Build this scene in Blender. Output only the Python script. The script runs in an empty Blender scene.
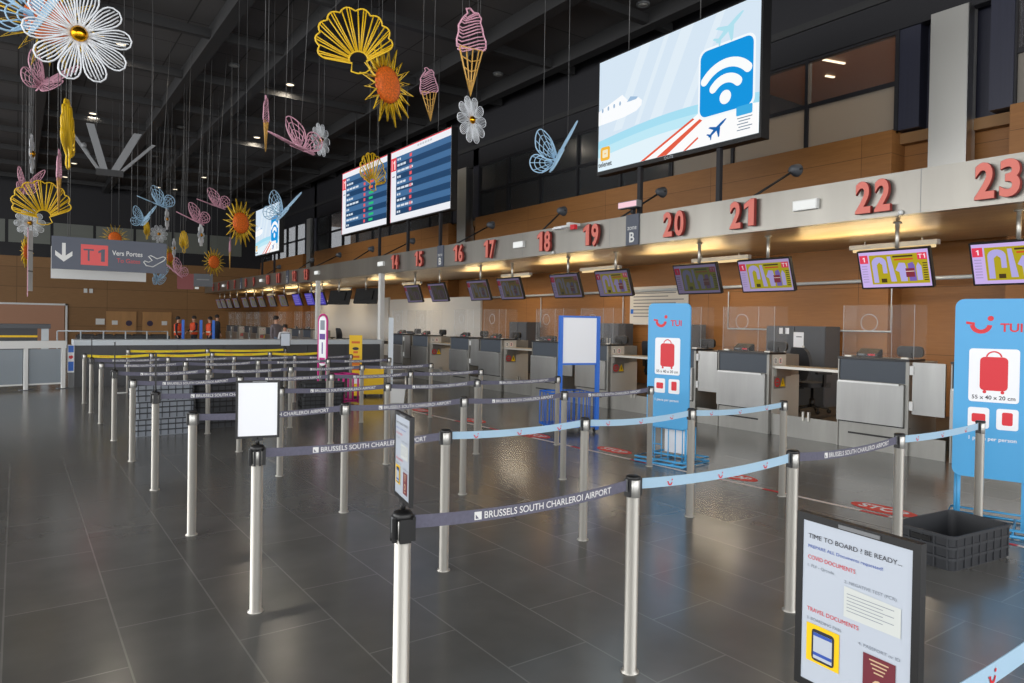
import bpy, math, random
from mathutils import Vector, Matrix
R = math.radians
PI = math.pi
random.seed(7)
S = bpy.context.scene
COL = S.collection

# ------------------------------------------------------------------ camera
F, HC = 700.0, 1.72
YAW, PITCH, ROLL, SH = R(35.3), R(-0.7), R(0.93), -10.5
fw = Vector((math.sin(YAW) * math.cos(PITCH), math.cos(YAW) * math.cos(PITCH), math.sin(PITCH)))
rt = Vector((math.cos(YAW), -math.sin(YAW), 0))
up = rt.cross(fw)
rt, up = rt * math.cos(ROLL) + up * math.sin(ROLL), -rt * math.sin(ROLL) + up * math.cos(ROLL)
O = Vector((0, 0, HC))
cam = bpy.data.objects.new('camera', bpy.data.cameras.new('camera'))
COL.objects.link(cam)
cam.matrix_world = Matrix(((rt.x, up.x, -fw.x, O.x), (rt.y, up.y, -fw.y, O.y), (rt.z, up.z, -fw.z, O.z), (0, 0, 0, 1)))
cam.data.sensor_width = 36
cam.data.lens = 36 * F / 1024
cam.data.shift_y = SH / 1024
cam.data.clip_start = 0.05
cam.data.clip_end = 300
S.camera = cam

def ray(px, py):
    return fw + rt * ((px - 512) / F) - up * ((py - 341.5 - SH) / F)
def at(px, py, D):                      # world point seen at a pixel, D metres deep
    return O + ray(px, py) * D
def onz(px, py, z):
    d = ray(px, py)
    return O + d * ((z - HC) / d.z)

# ------------------------------------------------------------------ world, exposure, daylight
S.view_settings.view_transform = 'Standard'
S.view_settings.look = 'None'
S.view_settings.gamma = 1
S.view_settings.use_curve_mapping = False
S.view_settings.exposure = 0.0
W = bpy.data.worlds.new('daylight')
S.world = W
W.use_nodes = True
bg = W.node_tree.nodes['Background']
bg.inputs[0].default_value = (0.92, 0.95, 1.0, 1)
bg.inputs[1].default_value = 1.5

def area(name, loc, rot, sx, sy, power, col=(1, 1, 1)):
    l = bpy.data.lights.new(name, 'AREA')
    l.shape = 'RECTANGLE'
    l.size, l.size_y, l.energy, l.color = sx, sy, power, col
    o = bpy.data.objects.new(name, l)
    COL.objects.link(o)
    o.location, o.rotation_euler = loc, rot
    return o
area('daylight_left', (-14, 12, 5.2), (0, R(-90), 0), 7, 44, 3600, (1.0, 0.985, 0.96))
area('daylight_back', (4, -11, 5.0), (R(90), 0, 0), 26, 7, 1500, (1.0, 0.985, 0.96))

# ------------------------------------------------------------------ materials
def lin(c):
    c = [x / 255 for x in c]
    return tuple(x / 12.92 if x <= .04045 else ((x + .055) / 1.055) ** 2.4 for x in c) + (1,)
MATS = {}
def mat(name, col, rough=.5, metal=0., spec=.5, noise=0., nscale=20., stretch=(1, 1, 1), emit=0., alpha=1., bump=0.):
    if name in MATS: return MATS[name]
    m = bpy.data.materials.new(name); m.use_nodes = True
    nt = m.node_tree; b = nt.nodes['Principled BSDF']
    c = lin(col)
    b.inputs['Base Color'].default_value = c
    b.inputs['Roughness'].default_value = rough
    b.inputs['Metallic'].default_value = metal
    b.inputs['Specular IOR Level'].default_value = spec
    b.inputs['Alpha'].default_value = alpha
    if noise or bump:
        tc = nt.nodes.new('ShaderNodeTexCoord'); mp = nt.nodes.new('ShaderNodeMapping')
        mp.inputs['Scale'].default_value = stretch
        nz = nt.nodes.new('ShaderNodeTexNoise'); nz.inputs['Scale'].default_value = nscale; nz.inputs['Detail'].default_value = 5
        nt.links.new(tc.outputs['Object'], mp.inputs[0]); nt.links.new(mp.outputs[0], nz.inputs['Vector'])
        rp = nt.nodes.new('ShaderNodeValToRGB')
        rp.color_ramp.elements[0].position = .3; rp.color_ramp.elements[1].position = .7
        rp.color_ramp.elements[0].color = tuple(x * (1 - noise) for x in c[:3]) + (1,)
        rp.color_ramp.elements[1].color = tuple(min(1, x * (1 + noise)) for x in c[:3]) + (1,)
        nt.links.new(nz.outputs['Fac'], rp.inputs[0]); nt.links.new(rp.outputs[0], b.inputs['Base Color'])
        if bump:
            bp = nt.nodes.new('ShaderNodeBump'); bp.inputs['Strength'].default_value = bump; bp.inputs['Distance'].default_value = .01
            nt.links.new(nz.outputs['Fac'], bp.inputs['Height']); nt.links.new(bp.outputs[0], b.inputs['Normal'])
    if emit:
        b.inputs['Emission Color'].default_value = c
        b.inputs['Emission Strength'].default_value = emit
        b.inputs['Base Color'].default_value = (0, 0, 0, 1)
        b.inputs['Specular IOR Level'].default_value = .1
    MATS[name] = m
    return m
def em(col, s=1.0):                     # a lit screen colour
    return mat('screen_%d_%d_%d_%.2f' % (col[0], col[1], col[2], s), col, emit=s)

def panels(name, col, pw, ph, plane='yz', gap=.006, rough=.45, noise=.2, dark=.45, stretch=(1, 1, 1), nscale=6, metal=0, offset=0.0, off2=(0, 0), spec=.3):
    """wood or tile cladding: grain and the joints between boards"""
    m = bpy.data.materials.new(name); m.use_nodes = True
    nt = m.node_tree; b = nt.nodes['Principled BSDF']; N = nt.nodes.new; L = nt.links.new
    tc = N('ShaderNodeTexCoord'); sx = N('ShaderNodeSeparateXYZ'); cb = N('ShaderNodeCombineXYZ')
    L(tc.outputs['Object'], sx.inputs[0])
    ax = {'yz': (1, 2), 'xz': (0, 2), 'xy': (0, 1), 'yx': (1, 0)}[plane]
    for k in (0, 1):
        ad = N('ShaderNodeMath'); ad.operation = 'ADD'; ad.inputs[1].default_value = off2[k]
        L(sx.outputs[ax[k]], ad.inputs[0]); L(ad.outputs[0], cb.inputs[k])
    br = N('ShaderNodeTexBrick'); br.offset = offset
    br.inputs['Scale'].default_value = 1; br.inputs['Mortar Size'].default_value = gap
    br.inputs['Brick Width'].default_value = pw; br.inputs['Row Height'].default_value = ph
    br.inputs['Mortar Smooth'].default_value = .1; br.inputs['Bias'].default_value = 0
    c = lin(col)[:3]
    br.inputs['Color1'].default_value = tuple(x * .93 for x in c) + (1,)
    br.inputs['Color2'].default_value = tuple(x * 1.07 for x in c) + (1,)
    br.inputs['Mortar'].default_value = tuple(x * dark for x in c) + (1,)
    L(cb.outputs[0], br.inputs['Vector'])
    mp = N('ShaderNodeMapping'); mp.inputs['Scale'].default_value = stretch
    L(tc.outputs['Object'], mp.inputs[0])
    nz = N('ShaderNodeTexNoise'); nz.inputs['Scale'].default_value = nscale; nz.inputs['Detail'].default_value = 6
    L(mp.outputs[0], nz.inputs['Vector'])
    mr = N('ShaderNodeMapRange'); mr.inputs[1].default_value = .15; mr.inputs[2].default_value = .85
    mr.inputs[3].default_value = 1 - noise; mr.inputs[4].default_value = 1 + noise
    L(nz.outputs['Fac'], mr.inputs[0])
    mx = N('ShaderNodeMix'); mx.data_type = 'RGBA'; mx.blend_type = 'MULTIPLY'; mx.inputs[0].default_value = 1
    L(br.outputs['Color'], mx.inputs[6]); L(mr.outputs[0], mx.inputs[7]); L(mx.outputs[2], b.inputs['Base Color'])
    b.inputs['Roughness'].default_value = rough; b.inputs['Metallic'].default_value = metal
    b.inputs['Specular IOR Level'].default_value = spec
    if plane in ('yx', 'xy'):
        r2 = N('ShaderNodeMapRange'); r2.inputs[1].default_value = .1; r2.inputs[2].default_value = .9
        r2.inputs[3].default_value = rough; r2.inputs[4].default_value = rough + .008
        L(nz.outputs['Fac'], r2.inputs[0]); L(r2.outputs[0], b.inputs['Roughness'])
    MATS[name] = m
    return m

def glass(name, col, a, rough=.05, trans=0.):
    """thin pane: mostly clear, slightly tinted, with a sheen"""
    m = bpy.data.materials.new(name); m.use_nodes = True
    nt = m.node_tree; nt.nodes.clear(); N = nt.nodes.new; L = nt.links.new
    out = N('ShaderNodeOutputMaterial'); tr = N('ShaderNodeBsdfTransparent'); pr = N('ShaderNodeBsdfPrincipled'); mx = N('ShaderNodeMixShader')
    pr.inputs['Base Color'].default_value = lin(col); pr.inputs['Roughness'].default_value = rough
    mx.inputs[0].default_value = a
    pr.inputs['Transmission Weight'].default_value = 0
    src = pr.outputs[0]
    if trans:
        tl = N('ShaderNodeBsdfTranslucent'); tl.inputs[0].default_value = lin(col); m2 = N('ShaderNodeMixShader'); m2.inputs[0].default_value = trans
        L(pr.outputs[0], m2.inputs[1]); L(tl.outputs[0], m2.inputs[2]); src = m2.outputs[0]
    L(tr.outputs[0], mx.inputs[1]); L(src, mx.inputs[2]); L(mx.outputs[0], out.inputs[0])
    MATS[name] = m
    return m

M_floor = panels('slate_floor', (100, 99, 96), 1.03, .515, 'yx', gap=.005, rough=.2, noise=.2, dark=1.6, nscale=2.2, offset=.5, off2=(.78, .05), spec=.85)
M_wood = panels('oak_cladding', (152, 104, 58), 3.6, 1.25, 'yz', gap=.006, rough=.42, noise=.16, stretch=(1, .5, 9), nscale=5)
M_woodend = panels('oak_cladding_end', (142, 106, 68), 4.4, 1.1, 'xz', gap=.012, rough=.5, noise=.16, stretch=(.5, 1, 9), nscale=4)
M_ceil = panels('ceiling_mesh', (84, 82, 82), 1.8, 1.8, 'xy', gap=.02, rough=.7, noise=.15, dark=.4, nscale=40, spec=.2)
M_soffit = panels('soffit_slats', (196, 178, 150), 9.0, .1, 'yx', gap=.006, rough=.34, noise=.08, dark=.4, nscale=8, metal=.4)
M_beam = mat('beam_paint', (40, 40, 41), .6)
M_dark = mat('dark_wall', (27, 27, 32), .6)
M_navy = mat('navy_cladding', (44, 46, 62), .45, noise=.1, nscale=3, stretch=(8, 8, .3))
M_steel = mat('brushed_steel', (190, 190, 188), .33, 1., noise=.08, nscale=6, stretch=(1, 1, .15))
M_steel2 = mat('counter_steel', (150, 149, 144), .4, .6, noise=.1, nscale=5, stretch=(1, 1, .2))
M_side = mat('side_steel', (196, 192, 184), .4, .15)
M_cdraw = mat('drawer_steel', (158, 158, 156), .36, .85, noise=.12, nscale=4, stretch=(1, 1, .1))
M_fascia = mat('fascia_steel', (150, 147, 140), .36, .7, noise=.14, nscale=1.2, stretch=(.5, 1, .1))
M_alu = mat('post_aluminium', (192, 189, 181), .36, .75)
M_alud = mat('post_collar', (196, 195, 190), .4, .7)
M_black = mat('black_plastic', (17, 17, 18), .42)
M_rubber = mat('black_rubber', (17, 17, 18), .7)
M_crib = mat('crate_rib', (52, 54, 58), .55)
M_white = mat('white_paint', (225, 226, 224), .5)
M_sheet = mat('white_sheet', (238, 240, 244), .35)
M_belt = mat('grey_webbing', (96, 95, 112), .7, noise=.12, nscale=60)
M_beltb = mat('pale_blue_webbing', (166, 198, 220), .65)
M_belty = mat('yellow_webbing', (236, 208, 30), .6)
M_letter = mat('belt_print', (228, 228, 226), .6)
M_red = mat('red_print', (214, 40, 52), .5)
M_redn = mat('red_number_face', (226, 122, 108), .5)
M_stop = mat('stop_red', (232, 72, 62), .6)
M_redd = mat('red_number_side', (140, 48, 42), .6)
M_tui = mat('stand_blue', (76, 164, 218), .42)
M_blue = mat('blue_frame', (24, 104, 206), .4)
M_slate = mat('slate_panel', (66, 74, 84), .45)
M_top = mat('counter_top', (28, 28, 30), .35)
M_wtop = mat('worktop', (190, 178, 158), .4)
M_chair = mat('chair_fabric', (66, 67, 70), .85)
M_conv = mat('conveyor_belt', (70, 62, 54), .6, noise=.1)
M_grey = mat('grey_paint', (120, 122, 124), .5)
M_cab = mat('cabinet_grey', (82, 85, 90), .5)
M_dgrey = mat('dark_counter', (62, 63, 66), .45, noise=.06)
M_sign = mat('sign_slate', (84, 90, 104), .5)
M_yel = mat('yellow_board', (246, 200, 12), .45)
M_ora = mat('orange_ink', (224, 110, 30), .5)
M_mag = mat('magenta_frame', (196, 30, 128), .45)
M_purple = mat('purple_print', (90, 50, 140), .5)
M_oyel = mat('ornament_yellow', (228, 186, 28), .45)
M_opink = mat('ornament_pink', (214, 160, 178), .5)
M_oblue = mat('ornament_blue', (160, 196, 222), .5)
M_owhite = mat('ornament_white', (232, 236, 240), .5)
M_otan = mat('ornament_cone', (206, 160, 80), .5)
M_osun = mat('ornament_orange', (222, 104, 22), .6, noise=.35, nscale=45)
M_gold = mat('gold_dome', (226, 160, 30), .18, 1.)
M_wire = mat('hanging_wire', (92, 92, 92), .5, .2)
M_crate = mat('black_crate', (44, 46, 50), .55)
M_crate_refl = mat('reflecting_crate', (128, 134, 142), .5)  # same crate as the black one, its pale reflection put into the colour
M_cratel = mat('reflecting_crate_rib', (44, 47, 52), .6)
M_door = mat('oak_door', (176, 130, 78), .5, noise=.1, nscale=4, stretch=(1, 1, .2))
M_frost = mat('frosted_panel', (196, 204, 210), .4)
M_plaster = mat('white_panel', (214, 210, 202), .6)
M_roomc = mat('upper_room', (136, 100, 60), .6)
G_plexi = glass('plexiglass', (190, 190, 190), .06)
G_clear = glass('clear_pane', (150, 150, 150), .10)
G_frost = glass('frosted_pane', (176, 170, 160), .85, .4, .5)
G_dark = glass('unlit_tinted_pane', (70, 72, 74), .55, .15)  # darkness of the unlit gallery put into the pane tint
G_grey = glass('grey_pane', (150, 160, 168), .85, .3)

# ------------------------------------------------------------------ mesh builder
_tc = {}
def text_mesh(body, bold=0.0, extrude=0.0):
    key = (body, bold, extrude)
    if key not in _tc:
        c = bpy.data.curves.new('t', 'FONT'); c.body = body; c.size = 1; c.offset = bold; c.extrude = extrude
        c.resolution_u = 4
        o = bpy.data.objects.new('t', c); COL.objects.link(o)
        bpy.context.view_layer.update()
        me = bpy.data.meshes.new_from_object(o.evaluated_get(bpy.context.evaluated_depsgraph_get()))
        vs = [v.co.copy() for v in me.vertices]; fs = [tuple(p.vertices) for p in me.polygons]
        bpy.data.objects.remove(o); bpy.data.curves.remove(c); bpy.data.meshes.remove(me)
        _tc[key] = (vs, fs)
    return _tc[key]

class MB:
    def __init__(s, X=None):
        s.v, s.f, s.m, s.s, s.mats, s.X = [], [], [], [], [], X
    def add(s, vs, fs, m, smooth=False):
        if m not in s.mats: s.mats.append(m)
        k, n = s.mats.index(m), len(s.v)
        s.v += [tuple(s.X @ Vector(v)) if s.X else tuple(v) for v in vs]
        for f in fs:
            s.f.append(tuple(i + n for i in f)); s.m.append(k); s.s.append(smooth)
        return s
    def box(s, x0, x1, y0, y1, z0, z1, m, b=0.0):
        if b:
            return s.prism(rr(x0, x1, z0, z1, b, 3), y0, y1, m)
        v = [(x, y, z) for z in (z0, z1) for y in (y0, y1) for x in (x0, x1)]
        return s.add(v, [(0, 2, 3, 1), (4, 5, 7, 6), (0, 1, 5, 4), (2, 6, 7, 3), (0, 4, 6, 2), (1, 3, 7, 5)], m)
    def prism(s, pts, y0, y1, m, plane='xz'):
        n = len(pts)
        mk = {'xz': lambda a, b, t: (a, t, b), 'xy': lambda a, b, t: (a, b, t), 'yz': lambda a, b, t: (t, a, b)}[plane]
        v = [mk(a, b, y0) for a, b in pts] + [mk(a, b, y1) for a, b in pts]
        f = [tuple(range(n)), tuple(range(2 * n - 1, n - 1, -1))] + [(i, i + n, (i + 1) % n + n, (i + 1) % n) for i in range(n)]
        return s.add(v, f, m)
    def flat(s, pts, y, m):
        return s.add([(a, y, b) for a, b in pts], [tuple(range(len(pts)))], m)
    def rect(s, x0, x1, z0, z1, y, m):
        return s.flat([(x0, z0), (x1, z0), (x1, z1), (x0, z1)], y, m)
    def tube(s, path, r, m, n=6, closed=False, r2=None):
        P = [Vector(p) for p in path]; k = len(P); vs = []
        for i, p in enumerate(P):
            a = P[(i - 1) % k] if (closed or i) else p
            b = P[(i + 1) % k] if (closed or i < k - 1) else p
            t = (b - a)
            t = t.normalized() if t.length > 1e-9 else Vector((0, 0, 1))
            q = Vector((0, 1, 0)) if abs(t.y) < .9 else Vector((1, 0, 0))
            e1 = t.cross(q).normalized(); e2 = t.cross(e1)
            rr_ = r if r2 is None else r + (r2 - r) * i / (k - 1)
            vs += [p + (e1 * math.cos(2 * PI * j / n) + e2 * math.sin(2 * PI * j / n)) * rr_ for j in range(n)]
        fs = [(i * n + j, i * n + (j + 1) % n, ((i + 1) % k) * n + (j + 1) % n, ((i + 1) % k) * n + j)
              for i in range(k if closed else k - 1) for j in range(n)]
        if not closed: fs += [tuple(range(n - 1, -1, -1)), tuple((k - 1) * n + j for j in range(n))]
        return s.add(vs, fs, m, True)
    def lathe(s, prof, m, n=20, c=(0, 0, 0), ax='z', sx=1., sy=1.):
        vs = []
        for r, z in prof:
            for j in range(n):
                a = 2 * PI * j / n; p = (r * math.cos(a) * sx, r * math.sin(a) * sy, z)
                if ax == 'y': p = (p[0], -p[2], p[1])
                if ax == 'x': p = (p[2], p[0], p[1])
                vs.append((p[0] + c[0], p[1] + c[1], p[2] + c[2]))
        k = len(prof)
        fs = [(i * n + j, i * n + (j + 1) % n, (i + 1) * n + (j + 1) % n, (i + 1) * n + j) for i in range(k - 1) for j in range(n)]
        fs += [tuple(range(n - 1, -1, -1)), tuple((k - 1) * n + j for j in range(n))]
        return s.add(vs, fs, m, True)
    def text(s, body, x, z, size, y, m, align='c', width=None, bold=0., fn=None, extrude=0., msx=1.0):
        vs, fs = text_mesh(body, bold, extrude)
        if not vs: return s
        x0, x1 = min(v.x for v in vs), max(v.x for v in vs)
        k = size * msx if width is None else width / (x1 - x0)
        w = (x1 - x0) * k
        off = {'c': -w / 2, 'l': 0, 'r': -w}[align]
        pts = [(x + off + (v.x - x0) * k, y - v.z * size, z + v.y * size) for v in vs]
        if fn: pts = [fn(p) for p in pts]
        return s.add(pts, fs, m)
    def build(s, name, parent=None, loc=None, rotz=0):
        me = bpy.data.meshes.new(name)
        me.from_pydata(s.v, [], s.f)
        for m in s.mats: me.materials.append(m)
        me.polygons.foreach_set('material_index', s.m)
        me.polygons.foreach_set('use_smooth', s.s)
        me.update()
        o = bpy.data.objects.new(name, me); COL.objects.link(o)
        if parent is not None: o.parent = parent
        if loc is not None: o.location = loc
        o.rotation_euler = (0, 0, rotz)
        return o

def rr(x0, x1, z0, z1, r, n=4):         # rounded rectangle outline
    out = []
    for cx, cz, a0 in ((x1 - r, z0 + r, -90), (x1 - r, z1 - r, 0), (x0 + r, z1 - r, 90), (x0 + r, z0 + r, 180)):
        for i in range(n + 1):
            a = R(a0 + 90 * i / n); out.append((cx + r * math.cos(a), cz + r * math.sin(a)))
    return out
def disc(cx, cz, r, n=20, sx=1.):
    return [(cx + r * sx * math.cos(2 * PI * i / n), cz + r * math.sin(2 * PI * i / n)) for i in range(n)]
def arcband(cx, cz, r0, r1, a0, a1, n=14, sx=1.):
    A = [R(a0 + (a1 - a0) * i / n) for i in range(n + 1)]
    return [(cx + r1 * sx * math.cos(a), cz + r1 * math.sin(a)) for a in A] + [(cx + r0 * sx * math.cos(a), cz + r0 * math.sin(a)) for a in reversed(A)]

LABELS = {}
def tag(o, label, cat, group=None, kind=None):
    o['label'] = label; o['category'] = cat
    if group: o['group'] = group
    if kind: o['kind'] = kind
    assert label not in LABELS or group, label
    n = len(label.split()); assert 4 <= n <= 16, (n, label)
    LABELS[label] = 1
    return o
def thing(name, label, cat, loc=(0, 0, 0), rotz=0., group=None):
    o = bpy.data.objects.new(name, None); COL.objects.link(o)
    o.empty_display_size = .1; o.location = loc; o.rotation_euler = (0, 0, rotz)
    return tag(o, label, cat, group)
def part(name, mb, parent, label=None):
    o = mb.build(name, parent)
    if label: o['label'] = label
    return o
def dup(root, label, loc, rotz=None, group=None):
    r = root.copy(); COL.objects.link(r); r.location = loc
    if rotz is not None: r.rotation_euler = (0, 0, rotz)
    tag(r, label, root['category'], group or root.get('group'))
    for ch in list(root.children):
        c = ch.copy(); COL.objects.link(c); c.parent = r
        for g in list(ch.children):
            d = g.copy(); COL.objects.link(d); d.parent = c
    return r
def struct(name, mb):
    o = mb.build(name); o['kind'] = 'structure'
    return o
FACE = R(-90)                            # panels turned to face the queue (-X)

# ------------------------------------------------------------------ setting
XF, XW, YE, ZC = 9.83, 13.3, 48.0, 9.4    # fascia plane, oak wall, end wall, ceiling
struct('floor', MB().box(-14, XW + .8, -11, YE + .2, -.1, 0, M_floor))
struct('ceiling', MB().box(-14, 20, -11, YE + .2, ZC, ZC + .1, M_ceil))
b = MB()
for x in [-10.2, -6.5, -2.9, .6, 4.25, 6.15, 10.2, 12.6]:
    b.box(x - .16, x + .16, -11, YE, ZC - .42, ZC - .02, M_beam)
struct('trim_1', b)
b = MB()
y = -6.6
while y < 47:
    b.box(-14, XW, y - .09, y + .09, ZC - .38, ZC - .16, M_beam)
    y += 3.75
struct('trim_2', b)
# oak wall, recesses round the steel columns
REC = [5.68, 22.1, 38.6]
b = MB(); y0 = -3
for c in REC:
    b.box(XW, XW + .6, y0, c - .95, 0, 5.43, M_wood)
    b.box(XW + .5, XW + .7, c - .95, c + .95, 0, 5.43, M_wood)
    y0 = c + .95
b.box(XW, XW + .6, y0, YE, 0, 5.43, M_wood)
struct('wall_right', b)
b = MB()
for c in REC:
    b.box(XW + .45, XW + .8, c - .95, c + .95, 5.43, ZC, M_navy)
    b.box(XW + .15, XW + .5, c + .55, c + .95, 5.43, ZC, M_navy)
    b.box(XW + .1, XW + .5, c - .95, c - .6, 5.43, ZC, M_navy)
b.box(XW + .1, XW + .3, -3, YE, 7.3, ZC, M_dark)
b.box(XW + .05, XW + .3, -3, YE, 7.9, 8.05, M_beam)
struct('trim_4', b)
for i, c in enumerate(REC):
    b = MB().box(XW - .02, XW + .36, c - .3, c + .3, 3.4, 7.33, M_alud, 0)
    b.box(XW - .021, XW + .2, c - .315, c - .3, 3.4, 7.33, M_steel)
    struct('trim_%d' % (5 + i), b)
# upper gallery glazing
def glazing(n, ya, yb, lower, upper):
    b = MB()
    for z in (5.43, 6.33, 7.28):
        b.box(XW + .14, XW + .24, ya, yb, z - .04, z + .04, M_dark)
    k = max(1, round((yb - ya) / 1.84))
    for i in range(k + 1):
        y = ya + (yb - ya) * i / k
        b.box(XW + .12, XW + .26, y - .035, y + .035, 5.43, 7.3, M_dark)
    f = struct('window_%d' % n, b)
    part('lower_pane', MB().box(XW + .18, XW + .2, ya, yb, 5.47, 6.29, lower), f)
    part('upper_pane', MB().box(XW + .18, XW + .2, ya, yb, 6.37, 7.26, upper), f)
glazing(1, -3, REC[0] - .95, G_frost, G_clear)
glazing(2, REC[0] + .95, 12.15, G_frost, G_clear)
glazing(3, 12.2, REC[1] - .95, G_dark, G_dark)
glazing(4, REC[1] + .95, REC[2] - .95, G_dark, G_dark)
glazing(5, REC[2] + .95, YE, G_dark, G_dark)
b = MB()                                 # lit gallery room behind the glass
b.box(XW + .3, 19.6, -3, YE, 5.2, 5.4, M_roomc)
b.box(XW + .3, 19.6, -3, YE, 8.3, 8.5, M_roomc)
b.box(19.6, 19.8, -3, YE, 5.2, 8.5, M_roomc)
b.box(XW + .8, 19.6, 12.1, 12.3, 5.4, 8.3, M_dark)
struct('wall_gallery', b)
area('gallery_light', (16.2, 8.2, 8.2), (0, 0, 0), 3, 5, 190, (1, .80, .56))
for q_, l_, w_ in (((834, 61), 'long', .34), ((830, 76), 'short', .14), ((742, 96), 'far', .2)):
    t_ = MB().box(-.03, .03, -w_, w_, -.03, 0, mat('gallery_lamp', (255, 236, 200), emit=2)).build('gallery_lamp', None, tuple(onz(q_[0], q_[1], 8.29)), R(75)); t_['label'] = l_ + ' lit strip lamp on the gallery ceiling behind the upper glass'; t_['category'] = 'light'
# check-in fascia and soffit
b = MB().box(XF, XF + .14, -3, YE, 3.27, 3.86, M_fascia)
for y in range(-2, 48, 3):
    b.box(XF - .001, XF, y + .5, y + .508, 3.27, 3.86, M_grey)
struct('trim_8', b)
struct('trim_9', MB().box(XF + .14, XW, -3, YE, 3.27, 3.33, M_soffit))
struct('trim_10', MB().box(XF + .14, XW, -3, YE, 3.8, 3.86, M_dark))
for i, y in enumerate((21.5, 27.5)):
    struct('trim_%d' % (11 + i), MB().box(XF - .02, XF + .13, y - .09, y + .09, 0, 3.27, M_white, .0))
# end wall
struct('wall_end', MB().box(-14, XW + .6, YE, YE + .3, 0, 5.0, M_woodend))
struct('wall_end_upper', MB().box(-14, XW + .6, YE, YE + .3, 5.0, ZC, M_dark))
b = MB()
for i in range(12):
    x = -13 + i * 2.1
    b.box(x, x + 1.95, YE - .05, YE, 5.75, 7.0, mat('end_clerestory', (108, 112, 104), .4))
struct('window_6', b)
b = MB().box(-9, 2.25, YE - .06, YE - .02, 0, 2.28, mat('lit_lobby', (178, 132, 104), .6))
b.box(-9, 2.4, YE - .12, YE, 2.28, 2.38, M_white).box(2.3, 2.4, YE - .12, YE, 0, 2.38, M_white)
struct('window_7', b)
for i, (x0, x1) in enumerate(((4.35, 5.95), (6.28, 7.9))):
    b = MB().box(x0, x1, YE - .08, YE, 0, 2.0, M_door)
    d = struct('door_%d' % (i + 1), b)
    q = MB()
    q.prism(disc((x0 + x1) / 2 + (.4 if i == 0 else -.4), 1.3, .17), YE - .1, YE - .08, mat('round_sign', (52, 40, 70), .5))
    q.box((x0 + x1) / 2 - .5 + (0 if i == 0 else .75), (x0 + x1) / 2 - .2 + (0 if i == 0 else .75), YE - .1, YE - .08, 1.2, 1.45, M_white)
    part('door_sign', q, d)
tag(MB().box(3.82, 4.28, YE - .05, YE, 1.2, 1.55, M_white).build('wall_notice'), 'white notice on the oak end wall left of the doors', 'sign')
tag(MB().box(3.2, 3.38, YE - .08, YE, 3.05, 3.3, M_white).box(3.48, 3.66, YE - .08, YE, 3.05, 3.3, M_white).build('wall_speaker_pair'), 'pair of small white boxes high on the oak end wall', 'wall box')
# white wall panels behind the far desks
struct('trim_13', MB().box(XW - .08, XW, 20.6, 27.9, 0, 2.62, M_plaster))
struct('trim_14', MB().box(XW - .08, XW, 28.0, 36.5, 0, 2.72, M_plaster))
# conduits on the oak wall
b = MB()
b.tube([(XW - .06, -2, 2.66), (XW - .06, 20.5, 2.56)], .035, M_frost, 6)
b.tube([(XW - .04, 6.55, 2.5), (XW - .04, 6.55, 1.66), (XW - .04, 10.2, 1.66), (XW - .04, 10.2, 2.5)], .018, M_frost, 4)
b.tube([(XW - .04, 13.6, 2.5), (XW - .04, 13.6, 1.5)], .018, M_frost, 4)
b.tube([(XW - .04, 17.2, 2.5), (XW - .04, 17.2, 1.6)], .018, M_frost, 4)
struct('trim_15', b)
M_cove = em((255, 224, 168), .9)
NUMY = {23: 3.58, 22: 5.1, 21: 7.25, 20: 8.73, 19: 10.98, 18: 12.57, 17: 14.82, 16: 16.34, 15: 18.63, 14: 20.25, 13: 28.6, 12: 30.1,
        11: 32.4, 10: 34.0, 9: 36.4, 8: 37.9, 7: 40.2, 6: 41.7, 5: 43.9, 4: 45.4}
def pairs():
    ks = sorted(NUMY, reverse=True)
    return [(ks[i], ks[i + 1]) for i in range(1, len(ks) - 1, 2)]
for a_, b_ in [(25, 23)] + pairs():
    y = (NUMY.get(a_, 1.5) + NUMY[b_]) / 2
    t = thing('batten_light', 'warm batten light under the soffit behind desk numbers %d and %d' % (b_, a_) if a_ < 24 else 'warm batten light under the soffit at the right end of the desks', 'light', (12.5, y, 3.14), 0, 'batten lights')
    part('housing', MB().box(-.06, .06, -.75, .75, 0, .08, M_white), t)
    part('tube', MB().tube([(0, -.7, -.02), (0, .7, -.02)], .03, M_cove, 8), t)
    part('hanger', MB().box(-.01, .01, -.5, -.48, .08, .13, M_alu).box(-.01, .01, .48, .5, .08, .13, M_alu), t)
    area('soffit_fill', (11.3, y, 2.98), (R(180), 0, 0), .25, 2.0, 24, (1, .74, .36))  # added uplight without a fixture, makes the warm strips on the soffit
    area('cove_down', (12.5, y, 3.05), (0, R(14), 0), .15, 1.5, 15, (1, .85, .62))

# ------------------------------------------------------------------ fascia: numbers, zone signs, emergency lights, floodlights
def one(b, cx, z, h, y, m, y2=None, g=0.):
    """a figure one with its flag"""
    p = [(-.02, 0), (.15, 0), (.15, .7), (.03, .7), (-.16, .58), (-.16, .45), (-.02, .52)]
    k = h / .7
    p = [(cx + (q[0] + (g if q[0] > 0 else -g)) * k, z + (q[1] + (g if q[1] > .3 else -g)) * k) for q in p]
    if y2 is None: b.flat(p, y, m)
    else: b.prism(p, y, y2, m)
    return b
def number(n, y):
    b = MB(); st = str(n); x = -.255 if len(st) == 2 else 0
    for ch in st:
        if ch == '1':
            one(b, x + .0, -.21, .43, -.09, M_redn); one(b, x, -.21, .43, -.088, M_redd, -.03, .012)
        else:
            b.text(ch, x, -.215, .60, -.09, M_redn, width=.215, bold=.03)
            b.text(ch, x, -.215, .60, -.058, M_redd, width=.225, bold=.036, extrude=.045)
        x += .27
    if len(st) == 2: b.v = [(a + .12, b_, c) for a, b_, c in b.v]
    o = b.build('counter_number', None, (XF - .01, y, 3.57), FACE)
    tag(o, 'raised red number %d on the steel fascia' % n, 'number', 'desk numbers on the fascia')
for n, y in NUMY.items(): number(n, y)
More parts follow.
